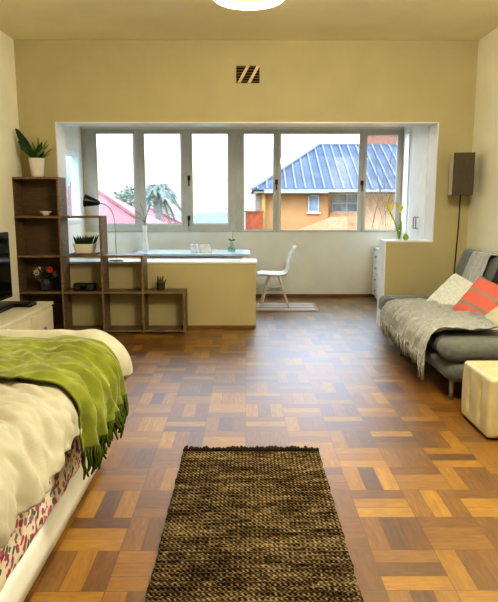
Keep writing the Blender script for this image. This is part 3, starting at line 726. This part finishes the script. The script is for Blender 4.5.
MB().box(FX-0.109, FX-0.1065, FY-0.105, FY+0.105, z0, z1, Matrix.Rotation(math.radians(-9), 3, 'Z'), Vector((FX, FY, z0))).build('lit_side_face', mat('lit_shade_side', (0.62, 0.55, 0.40), 0.8), fl_)['label'] = 'side of the lamp shade coloured as lit by the windows'  # pale colour stands for window light on the shade's left face
MB().box(FX-0.10, FX+0.10, FY-0.003, FY+0.003, z1-0.03, z1-0.024).box(FX-0.003, FX+0.003, FY-0.10, FY+0.10, z1-0.03, z1-0.024).tube([(FX, FY, z0+0.2), (FX, FY, z1-0.027)], 0.005, 6).build('shade_frame', METAL, fl_)
MB().lathe([(0.012, z0+0.2), (0.03, z0+0.25), (0.03, z0+0.28), (0.012, z0+0.32)], (FX, FY, 0), 16).build('bulb', mat('bulb_glass', (0.8, 0.78, 0.7), 0.2), fl_, smooth=True)

# ------------------------------------------------------------------ sofa
SX0, SX1, SYN, SYF = 1.455, 2.20, 4.02, 6.18
SOF = mat('grey_sofa_fabric', (0.128, 0.134, 0.124), 0.9, var=0.06, scale=30, bump=0.25, bscale=260, sheen=0.3)
sofa = thing('sofa', 'low grey fabric sofa with a reclined back along the right wall', 'sofa', (1.9, 5.1, 0))
def pill(p, n): return p + n*(0.006*nz(p, 5))
MB().soft(SX0-0.02, 2.40, SYN+0.02, SYF-0.03, 0.135, 0.30, 0.07, 0.05, pill).build('seat_base', SOF, sofa, smooth=True)
def seatp(p, n):
    return p + n*(0.008*nz(p, 4)) + Vector((-0.035*math.sin(PI*(p.y-SYN)/(SYF-SYN)) if n.x < 0 else 0, 0, 0.0))
MB().soft(SX0, 2.30, SYN+0.22, SYF-0.16, 0.285, 0.415, 0.06, 0.05, seatp).build('seat', SOF, sofa, smooth=True)
MB().soft(SX0-0.05, 2.32, SYN, SYN+0.27, 0.295, 0.435, 0.066, 0.04, pill).build('armrest', SOF, sofa, smooth=True)
MB().soft(SX0-0.055, 2.32, SYF-0.27, SYF+0.02, 0.285, 0.462, 0.066, 0.04, pill).build('armrest', SOF, sofa, smooth=True)
# reclined back, in two sections with tuft lines
BA = math.radians(20)
def backpt(h, y, o=0.0):       # point on the face of the back at height h along its slope, o outwards
    return Vector((2.06 + math.sin(BA)*h - math.cos(BA)*o, y, 0.42 + math.cos(BA)*h + math.sin(BA)*o))
for (y0, y1) in ((SYN+0.02, 5.09), (5.105, SYF-0.02)):
    m = MB()
    def bfn(p, n):
        h, o, y = p.z, -p.x, p.y
        tuft = -0.014*math.exp(-((h-0.30)/0.018)**2) if n.x < -0.5 else 0
        q = backpt(h, y, o + tuft + 0.005*nz(p, 6)); return q
    m.soft(0.0, 0.19, y0, y1, -0.08, 0.59, 0.07, 0.04, bfn)
    m.build('backrest', SOF, sofa, smooth=True)
LG = mat('sofa_leg_metal', (0.30, 0.28, 0.24), 0.4, 0.5)
for (x, y) in ((1.49, SYN+0.10), (1.46, SYF-0.78), (2.32, SYN+0.12), (2.32, SYF-0.12)):
    MB().tube([(x, y, 0.20), (x, y, 0.0)], [0.022, 0.013], 14).build('leg', LG, sofa, smooth=True)

# grey throw over back, seat and front edge
path = [backpt(0.575, 0, -0.06), backpt(0.555, 0, 0.01), backpt(0.30, 0, 0.018), backpt(0.12, 0, 0.02), Vector((2.03, 0, 0.452)), Vector((1.85, 0, 0.440)), Vector((1.60, 0, 0.437)), Vector((1.50, 0, 0.432)), Vector((1.435, 0, 0.410)), Vector((1.40, 0, 0.36)), Vector((1.39, 0, 0.29)), Vector((1.392, 0, 0.265))]
cum = [0]
for i in range(len(path)-1): cum.append(cum[-1] + (path[i+1]-path[i]).length)
def pathpt(u):
    d = u*cum[-1]
    for i in range(len(path)-1):
        if d <= cum[i+1] or i == len(path)-2:
            w = (d-cum[i])/(cum[i+1]-cum[i]); p = path[i].lerp(path[i+1], w)
            tdir = (path[min(i+2, len(path)-1)] - path[max(i-1, 0)]).normalized() if 0 < w < 1 else (path[i+1]-path[i]).normalized()
            return p, Vector((tdir.z, 0, -tdir.x)) * (1 if True else -1)
def throwpt(u, v, lift=0.0):
    p, n = pathpt(min(u, 1.0))
    if n.z < 0 and n.x > 0: n = -n
    if p.z > 0.46: n = Vector((-math.cos(BA), 0, math.sin(BA)))
    w = max(0, min(1, (u-0.42)/0.12))
    ya = 5.30 + (4.33-5.30)*w - 0.06*max(0, u-0.85)/0.15; yb = 5.74 + 0.02*w
    y = ya + (yb-ya)*v + 0.03*nz((u*5, v*2, 0))
    rg_ = lambda a, b, c: 1-abs(noise.noise(Vector((a, b, c))))*2
    amp = 0.026*rg_(u*3 + y*1.2, y*9 - u*3, 2.2) + 0.012*rg_(u*7 + y*3, y*22 - u*4, 6.2) + 0.010*rg_(u*9 - y*2, y*5 + u*3, 9.1) + 0.004*rg_(u*22, y*30, 4.1)
    if u < 0.42: amp *= 0.6
    hang = max(0, (u-0.86)/0.14)
    amp += hang*0.015*math.sin(y*46 + 2*nz((y*4, u*3, 0)))
    if p.z <= 0.46 and y < SYN+0.33: lift += 0.018*min(1, (SYN+0.40-y)/0.1)
    return Vector((p.x, y, p.z)) + n*(amp*0.9 + 0.014 + lift)
mb = MB(); mb.grid(200, 190, lambda u, v: throwpt(u, v))
TH = mat('grey_knit_throw', (0.37, 0.375, 0.37), 0.95, var=0.08, scale=40, bump=0.5, bscale=140, sheen=0.4)
tw_ = thing('grey_throw', 'crumpled grey knitted throw spread over the sofa seat and back', 'blanket', (1.7, 5.2, 0.43))
mb.build('cloth', TH, tw_, smooth=True, solid=0.006)
fr = MB(); rnd = random.Random(3)
for k in range(85):
    v = (k+0.5)/85; p = throwpt(0.985, v); L = rnd.uniform(0.10, 0.15) + (0.07 if v < 0.10 else 0); j = rnd.uniform(-0.012, 0.012)
    fr.tube([p, p + Vector((-0.002, j*0.5, -L*0.5)), p + Vector((0.004, j, -L))], [0.006, 0.0065, 0.004], 5)
fr.build('fringe', mat('grey_throw_wool', (0.43, 0.435, 0.425), 0.95, var=0.2, scale=40), tw_, smooth=True)

# cushions
def cushion(name, label, c, nrm, up, w, h, th, m, fuzz=0.0, seed=0):
    c, nrm, up = Vector(c), Vector(nrm).normalized(), Vector(up)
    x = up.cross(nrm).normalized(); y = nrm.cross(x).normalized()
    mb = MB(); n = 34
    for sg in (-1, 1):
        def fn(u, v, sg=sg):
            a, b_ = u*2-1, v*2-1
            pr = (max(0, 1-a**4)*max(0, 1-b_**4))**0.55
            px = a*w/2*(1 - 0.07*(1-b_*b_)); py = b_*h/2*(1 - 0.07*(1-a*a))
            k = nz((px*9+seed, py*9, sg*2), 1)*0.012 + fuzz*nz((px*60, py*60, sg*3+seed), 1)
            return Vector((px, py, sg*(th/2*pr) + k*(pr if not fuzz else pr**0.5)))
        mb.grid(n, n, fn)
    bmesh.ops.remove_doubles(mb.bm, verts=mb.bm.verts, dist=0.002)
    o = mb.build(name, m, smooth=True)
    M4 = Matrix((x, y, nrm)).transposed().to_4x4(); M4.translation = c
    o.matrix_world = M4
    return tag(o, label, 'cushion', 'cushions on the grey sofa')
FUZZ = mat('cream_fur_fabric', (0.72, 0.73, 0.68), 0.95, var=0.06, scale=40, bump=0.6, bscale=150, sheen=0.5)
COR = stripe_mat('coral_striped_cotton', 1, [(0, (0.64, 0.165, 0.13)), (0.30, (0.30, 0.25, 0.22)), (0.36, (0.66, 0.175, 0.135)), (0.56, (0.33, 0.27, 0.24)), (0.61, (0.66, 0.175, 0.135)), (0.86, (0.30, 0.26, 0.24)), (0.91, (0.30, 0.26, 0.24)), (0.95, (0.03, 0.03, 0.03))], scale=2.0, wob=0.10)
cushion('cushion', 'fluffy cream cushion propped at the far end of the sofa, beyond the coral one', P(456, 297, 5.52), (-0.62, -0.36, 0.70), (0.70, 0.1, 0.70), 0.50, 0.44, 0.17, FUZZ, 0.008, 1)
cushion('cushion', 'coral pink cushion with grey stripes leaning on the sofa back', P(482, 302, 5.05), (-0.66, -0.42, 0.62), (0.66, 0.12, 0.72), 0.42, 0.44, 0.14, COR, 0, 2)
cushion('cushion', 'cream cushion lying low in front of the coral striped cushion on the sofa', P(500, 327, 4.72), (-0.45, -0.5, 0.75), (0.5, -0.1, 0.75), 0.36, 0.30, 0.15, mat('cream_cushion_cotton', (0.56, 0.53, 0.41), 0.9, var=0.06, bump=0.3, bscale=150), 0.004, 3)
cushion('cushion', 'dark charcoal cushion standing behind the coral striped cushion', P(516, 272, 5.0), (-0.75, -0.4, 0.35), (0.3, 0.1, 0.9), 0.40, 0.40, 0.12, mat('charcoal_cushion', (0.03, 0.03, 0.035), 0.9, var=0.15, scale=30), 0, 4)

# ------------------------------------------------------------------ cream ottoman
OX0, OX1, OY0, OY1, OZ = 1.445, 1.895, 3.36, 3.80, 0.385
LEA = mat('cream_leather', (0.55, 0.48, 0.30), 0.42, var=0.04, scale=12, bump=0.15, bscale=90)
ot = thing('ottoman', 'cream leather cube ottoman with buttoned sides standing on the parquet', 'ottoman', ((OX0+OX1)/2, (OY0+OY1)/2, 0))
btn = [(OY0 + (OY1-OY0)*a, OZ*b_) for b_ in (0.36, 0.68) for a in (0.30, 0.70)]
bxn = [(OX0 + (OX1-OX0)*a, OZ*b_) for b_ in (0.36, 0.68) for a in (0.30, 0.70)]
def ofn(p, n):
    k = 0.0
    if n.x < -0.5:
        for (y, z) in btn: k -= 0.020*math.exp(-(((p.y-y)/0.020)**2 + ((p.z-z)/0.055)**2))
    if n.y < -0.5:
        for (x, z) in bxn: k -= 0.020*math.exp(-(((p.x-x)/0.020)**2 + ((p.z-z)/0.055)**2))
    bul = 0.006*math.sin(PI*min(1, max(0, p.z/OZ)))
    return p + n*(k + bul)
MB().soft(OX0, OX1, OY0, OY1, 0.012, OZ, 0.022, 0.0125, ofn).build('body', LEA, ot, smooth=True)
for (y, z) in btn: MB().tube([(OX0+0.022, y, z), (OX0+0.008, y, z), (OX0+0.004, y, z)], [0.011, 0.011, 0.006], 14).build('button', LEA, ot, smooth=True)
for (x, z) in bxn: MB().tube([(x, OY0+0.022, z), (x, OY0+0.008, z), (x, OY0+0.004, z)], [0.011, 0.011, 0.006], 14).build('button', LEA, ot, smooth=True)
for x in (OX0+0.05, OX1-0.05):
    for y in (OY0+0.05, OY1-0.05): MB().lathe([(0.02, 0), (0.02, 0.014)], (x, y, 0), 12).build('foot', DARK, ot)

# ------------------------------------------------------------------ outside
GZ = -6.0
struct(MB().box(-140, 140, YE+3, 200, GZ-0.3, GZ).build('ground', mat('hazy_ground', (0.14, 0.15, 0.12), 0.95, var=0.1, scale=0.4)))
# peach house with a blue metal roof
HY = 30.0
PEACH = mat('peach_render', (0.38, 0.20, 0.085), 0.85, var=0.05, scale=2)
PEACHL = mat('lightened_peach_render', (0.75, 0.46, 0.26), 0.85, var=0.12, scale=3)  # peach lightened to make up for the soffit's shadow on the recess
BROOF = mat('blue_metal_roof', (0.075, 0.088, 0.115), 0.8, 0.0, spec=0.1, var=0.10, scale=1.2)
h = thing('peach_house', 'peach walled house under a blue ribbed metal roof seen through the right panes', 'house', (P(330, 210, HY).x, 33, GZ))
xa, xb, xc = P(262, 200, HY).x, P(328, 200, HY).x, P(470, 200, HY).x
ez = P(300, 191, HY).z
MB().box(xa, xb, HY, HY+8, GZ, ez).build('wing_wall', PEACH, h)
MB().box(xb, xc, HY+1.6, HY+8, GZ, ez).build('recessed_wall', PEACHL, h)
# sloping parapet of an outside stair in front of the recess
q0, q1, q2 = P(292, 232, HY-0.3), P(331, 217, HY-0.3), P(347, 217, HY-0.3)
MB().prism([(q0.x, HY-0.4, q0.z), (q1.x, HY-0.4, q1.z), (q2.x, HY-0.4, q2.z), (q2.x, HY-0.4, GZ), (q0.x, HY-0.4, GZ)], (0, 0.38, 0)).build('stair_wall', mat('light_peach', (0.40, 0.24, 0.13), 0.85, var=0.05), h)
# roof: hip at the left end, ridge to the right, ribs on the front slope
er = HY-0.7; rl = P(320, 145, HY+4.5); e0 = P(252.5, 190, er); e1x = xc+0.4; e1 = P(396, 190, er)
ez0 = e0.z; ridz = rl.z; ridy = HY+4.5
rf = MB()
A, B_, Cc, D = Vector((e0.x, er, ez0)), Vector((e1x, er, ez0)), Vector((e1x, ridy, ridz)), Vector((rl.x, ridy, ridz))
Eb = Vector((e0.x, 2*ridy-er, ez0)); Fb = Vector((e1x, 2*ridy-er, ez0))
rf.face([A, B_, Cc, D]); rf.face([A, D, Eb]); rf.face([D, Cc, Fb, Eb]); rf.face([A, Eb, Fb, B_])
rf.build('roof', BROOF, h)
rib = MB(); x = e0.x + 0.25
while x < e1x:
    top_t = min(1.0, (x - A.x)/(D.x - A.x)); a = Vector((x, er, ez0+0.03)); b2 = Vector((x, er + (ridy-er)*top_t, ez0 + (ridz-ez0)*top_t + 0.03))
    rib.bar(a, b2, 0.09, 0.10); x += 0.47
rib.bar(A + Vector((0, 0, 0.04)), D + Vector((0, 0, 0.04)), 0.16, 0.10); rib.bar(D, Cc, 0.2, 0.12)
rib.build('roof_ribs', mat('pale_blue_rib', (0.13, 0.145, 0.175), 0.8, 0.0, spec=0.1, var=0.06), h)
GUT = mat('white_gutter', (0.28, 0.27, 0.25), 0.5)
g0, g1 = P(264, 190, er).x, e1x
MB().box(g0, P(329, 190, er).x, er-0.05, er+0.15, ez0-0.16, ez0+0.02).box(P(329, 190, er).x, g1, er-0.02, er+0.12, ez0-0.10, ez0+0.02).build('gutter', GUT, h, bevel=0.02)
MB().box(xa-0.4, xc, er+0.1, HY+1.6, ez0-0.14, ez0-0.05).build('soffit', mat('cream_soffit', (0.3, 0.25, 0.18), 0.8), h)
def hwin(px0, px1, py0, py1, Y, mull, parent=h):
    a, b3 = P(px0, py1, Y), P(px1, py0, Y); f = MB(); s = 0.05
    f.box(a.x, a.x+s, Y-0.06, Y, a.z, b3.z).box(b3.x-s, b3.x, Y-0.06, Y, a.z, b3.z).box(a.x, b3.x, Y-0.06, Y, a.z, a.z+s).box(a.x, b3.x, Y-0.06, Y, b3.z-s, b3.z)
    for m_ in mull:
        xx = a.x + (b3.x-a.x)*m_; f.box(xx-s/2, xx+s/2, Y-0.06, Y, a.z, b3.z)
    zz = a.z + (b3.z-a.z)*0.48
    if len(mull): f.box(a.x, b3.x, Y-0.055, Y, zz-s/2, zz+s/2)
    w_ = f.build('window', mat('pale_blue_window_frame', (0.45, 0.52, 0.58), 0.5), parent)
    MB().box(a.x, b3.x, Y-0.02, Y-0.005, a.z, b3.z).build('pane', mat('grey_window_glass', (0.19, 0.24, 0.29), 0.2, var=0.2, scale=2), w_)
    MB().box(a.x-0.08, b3.x+0.08, Y-0.14, Y, a.z-0.09, a.z).build('window_sill', PEACHL, w_)
hwin(308, 319, 195, 212, HY, [])
hwin(331.5, 358, 193.5, 212, HY+1.6, [0.58])
c0, c1 = P(366, 147, HY+5), P(398, 134, HY+5)
MB().box(c0.x, c1.x, HY+5, HY+6, ridz-1.2, c1.z).box(c0.x-0.1, c1.x+0.1, HY+4.9, HY+6.1, c1.z, c1.z+0.12).build('chimney', mat('salmon_brick', (0.27, 0.135, 0.09), 0.9, var=0.1), h)
# porch at its left end
p0_, p1_ = P(255, 196, HY), P(262, 193, HY)
MB().box(e0.x+0.15, xa, HY+0.2, HY+0.6, ez-1.0, ez-0.1).build('porch_panel', mat('pale_porch', (0.30, 0.26, 0.2), 0.8), h)
px_ = P(263.5, 200, HY-0.2).x
MB().box(px_-0.09, px_+0.09, HY-0.3, HY-0.12, GZ, ez0-0.14).build('porch_post', mat('yellow_post', (0.34, 0.22, 0.06), 0.7), h)
w0, w1 = P(245.5, 240, HY-1), P(263, 212.5, HY-1)
tag(MB().box(w0.x, w1.x, HY-1, HY-0.75, GZ, w1.z).box(w0.x-0.04, w1.x+0.04, HY-1.04, HY-0.71, w1.z, w1.z+0.08).build('brick_pillar', mat('red_orange_brick', (0.24, 0.055, 0.022), 0.9, var=0.15, scale=6), loc=((w0.x+w1.x)/2, HY-0.9, GZ)), 'red brick pillar at the left end of the peach house', 'pillar')
# bare shrub before the right pane
rnd = random.Random(12); sb = MB(); bc = P(384, 250, 25.8)
def branch(p, d, L, r, lev):
    pts = [p]; q = p.copy(); dd = d.copy()
    for i in range(5):
        dd = (dd + Vector((rnd.uniform(-.22, .22), rnd.uniform(-.22, .22), rnd.uniform(-.05, .15)))).normalized(); q = q + dd*L/5; pts.append(q.copy())
    sb.tube(pts, [r*(1-0.15*i) for i in range(6)], 5)
    if lev:
        for i in range(2, 6):
            for _ in range(2):
                branch(pts[i], (dd + Vector((rnd.uniform(-.9, .9), rnd.uniform(-.6, .6), rnd.uniform(-.2, .6)))).normalized(), L*0.45, r*0.5, lev-1)
for k in range(4):
    branch(Vector((bc.x + rnd.uniform(-.5, .5), 25.8 + rnd.uniform(-.2, .2), GZ)), Vector((rnd.uniform(-.16, .16), rnd.uniform(-.1, .1), 1)), 7.2 + rnd.uniform(-0.6, 1.2), 0.018, 2)
tag(sb.build('bare_shrub', mat('brown_twigs', (0.11, 0.075, 0.045), 0.9, var=0.15), loc=(bc.x, 25.8, GZ)), 'bare brown shrub branches in front of the peach house wall', 'shrub')
# red roofed houses on the left
def hip_house(label, xl, xr, apx, apy, ey, Y, dep, roofc, wallc):
    a, b4, ap = P(xl, ey, Y), P(xr, ey, Y), P(apx, apy, Y+dep/2)
    t = thing('red_roofed_house', label, 'house', ((a.x+b4.x)/2, Y+dep/2, GZ))
    MB().box(a.x+0.4, b4.x-0.4, Y+0.4, Y+dep-0.4, GZ, a.z-0.05).build('wall', wallc, t)
    r_ = MB(); z = a.z
    rdl = Vector((max(a.x+1, ap.x-3), Y+dep/2, ap.z)); rdr = Vector((ap.x, Y+dep/2, ap.z))
    A, B5, C5, D5 = Vector((a.x, Y, z)), Vector((b4.x, Y, z)), Vector((b4.x, Y+dep, z)), Vector((a.x, Y+dep, z))
    r_.face([A, B5, rdr, rdl]); r_.face([B5, C5, rdr]); r_.face([C5, D5, rdl, rdr]); r_.face([D5, A, rdl]); r_.face([A, D5, C5, B5])
    r_.build('roof', roofc, t)
    rb = MB().bar(B5 + Vector((0, 0, .05)), rdr + Vector((0, 0, .05)), 0.2, 0.12).bar(rdl, rdr, 0.2, 0.14)
    rb.build('ridge_tiles', mat('pale_ridge_tile', (0.26, 0.12, 0.11), 0.8), t)
    for k in range(3):
        x = a.x + (b4.x-a.x)*(0.3+0.2*k)
        f = MB().box(x-0.5, x+0.5, Y+0.34, Y+0.4, a.z-1.9, a.z-0.7).build('window', mat('grey_window_glass', (0.3, 0.4, 0.5)), t)
    return t
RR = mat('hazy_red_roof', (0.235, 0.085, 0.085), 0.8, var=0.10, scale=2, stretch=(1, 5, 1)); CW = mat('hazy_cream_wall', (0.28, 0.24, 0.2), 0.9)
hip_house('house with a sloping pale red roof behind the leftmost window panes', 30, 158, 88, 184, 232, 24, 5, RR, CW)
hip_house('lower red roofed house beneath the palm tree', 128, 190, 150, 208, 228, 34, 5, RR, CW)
# palm
pc = P(157, 194, 31.9); pc.y = 31.9
t = thing('palm_tree', 'pale hazy palm tree rising behind the red roofs', 'tree', (pc.x, 31.9, GZ))
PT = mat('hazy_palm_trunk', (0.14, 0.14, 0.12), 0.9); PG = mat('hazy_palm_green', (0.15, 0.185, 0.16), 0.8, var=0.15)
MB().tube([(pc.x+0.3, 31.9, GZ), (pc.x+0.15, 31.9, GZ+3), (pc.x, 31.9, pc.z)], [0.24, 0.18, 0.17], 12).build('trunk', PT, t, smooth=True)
rnd = random.Random(21)
for k in range(18):
    a = k*2*PI/18 + rnd.uniform(-.1, .1); el = rnd.uniform(-0.2, 1.35); L = rnd.uniform(1.3, 1.9); m = MB()
    pts = []
    for j in range(9):
        u = j/8; rr = L*u*math.cos(el)*(1-0.15*u); pts.append(Vector((pc.x + math.cos(a)*rr, 31.9 + math.sin(a)*rr, pc.z + L*u*math.sin(el) - 1.0*u*u*L*0.75)))
    m.tube(pts, [0.03*(1-0.1*j) for j in range(9)], 5)
    for j in range(1, 9):
        d = (pts[j]-pts[j-1]).normalized(); sd = d.cross(Vector((0, 0, 1))).normalized()
        for q in (0.0, 0.5):
            b0_ = pts[j-1].lerp(pts[j], q)
            for s in (-1, 1): leaf(m, b0_, b0_ + sd*s*0.30 + d*0.30 - Vector((0, 0, 0.14)), 0.022, 0.1, n=3)
    m.build('frond', PG, t, normals=False)
# distant pale trees and hills
def blobtree(name, label, px, py, Y, r, m, seed):
    c = P(px, py, Y); t = thing(name, label, 'tree', (c.x, Y, GZ))
    MB().tube([(c.x, Y, GZ), (c.x, Y, c.z)], [0.25, 0.15], 10).build('trunk', PT, t)
    rn = random.Random(seed); mb = MB()
    for k in range(900):
        d = Vector((rn.gauss(0, 1), rn.gauss(0, 1), rn.gauss(0, 1))).normalized()*r*rn.uniform(0.55, 1.0)
        d.z *= 0.75; d = d*(1 + 0.25*nz(d.normalized()*2 + Vector((seed, 0, 0))))
        p = c + d; leaf(mb, p, p + Vector((rn.uniform(-.3, .3), rn.uniform(-.2, .2), rn.uniform(-.2, .25))), 0.10, 0.1, n=2)
    mb.build('crown', m, t, normals=False)
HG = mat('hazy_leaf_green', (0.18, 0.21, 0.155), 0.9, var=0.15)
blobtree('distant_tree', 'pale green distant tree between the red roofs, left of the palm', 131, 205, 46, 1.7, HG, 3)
hl = MB()
def hf(u, v):
    x = -95 + 190*u; return Vector((x, 150 + 20*v, GZ + v*(4.8 + 2.2*noise.noise(Vector((x*0.05, 0, 1))))))
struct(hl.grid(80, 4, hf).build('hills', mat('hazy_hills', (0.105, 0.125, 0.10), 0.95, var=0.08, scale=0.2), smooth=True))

# ------------------------------------------------------------------ light
w = bpy.data.worlds.new('world'); bpy.context.scene.world = w; w.use_nodes = True
N, L = w.node_tree.nodes, w.node_tree.links
bg = N['Background']; tc = N.new('ShaderNodeTexCoord'); sp = N.new('ShaderNodeSeparateXYZ'); L.new(tc.outputs['Generated'], sp.inputs[0])
rp = N.new('ShaderNodeValToRGB'); e = rp.color_ramp.elements
e[0].position = 0.0; e[0].color = (0.93, 0.93, 0.93, 1); e[1].position = 0.55; e[1].color = (1, 1, 1, 1)
k = e.new(0.15); k.color = (0.93, 0.93, 0.93, 1)
L.new(sp.outputs[2], rp.inputs[0])
st = N.new('ShaderNodeMapRange'); st.inputs[1].default_value = 0.04; st.inputs[2].default_value = 0.30; st.inputs[3].default_value = 1.0; st.inputs[4].default_value = 6.8
L.new(sp.outputs[2], st.inputs[0]); L.new(st.outputs[0], bg.inputs['Strength'])
mx = N.new('ShaderNodeMix'); mx.data_type = 'RGBA'; mx.inputs['A'].default_value = (0.93, 0.93, 0.93, 1); mx.inputs['B'].default_value = (0.62, 0.78, 1.0, 1)
mr = N.new('ShaderNodeMapRange'); mr.inputs[1].default_value = 0.06; mr.inputs[2].default_value = 0.20; L.new(sp.outputs[2], mr.inputs[0]); L.new(mr.outputs[0], mx.inputs['Factor'])
L.new(mx.outputs['Result'], bg.inputs['Color'])

def light(kind, name, loc, energy, col, **kw):
    d = bpy.data.lights.new(name, kind); d.energy = energy; d.color = col
    for k_, v_ in kw.items(): setattr(d, k_, v_)
    o = bpy.data.objects.new(name, d); C.objects.link(o); o.location = loc; return o
s = light('SUN', 'sun', (0, 0, 20), 0.9, (1, 0.93, 0.82), angle=0.02); s.rotation_euler = (math.radians(48), 0, math.radians(-28))
q = light('POINT', 'near_fill_light', (0.9, 2.45, ZC-0.4), 172, (1.0, 0.975, 0.86), shadow_soft_size=0.28)  # unseen lamp for the warm foreground, set to brighten side walls and ceiling
# portals steer sky samples through the windows
for (x0, x1) in ((BL, BR),):
    pt = light('AREA', 'window_portal', ((x0+x1)/2, YE+0.10, (WB+WT)/2), 1, (1, 1, 1), shape='RECTANGLE', size=x1-x0, size_y=WT-WB)
    pt.rotation_euler = (-PI/2, 0, 0); pt.data.cycles.is_portal = True

sc = bpy.context.scene
sc.view_settings.view_transform = 'Standard'; sc.view_settings.look = 'High Contrast'; sc.view_settings.exposure = 0.0
sc.cycles.diffuse_bounces = 6; sc.cycles.max_bounces = 12; sc.cycles.transparent_max_bounces = 16
sc.cycles.sample_clamp_indirect = 6.0
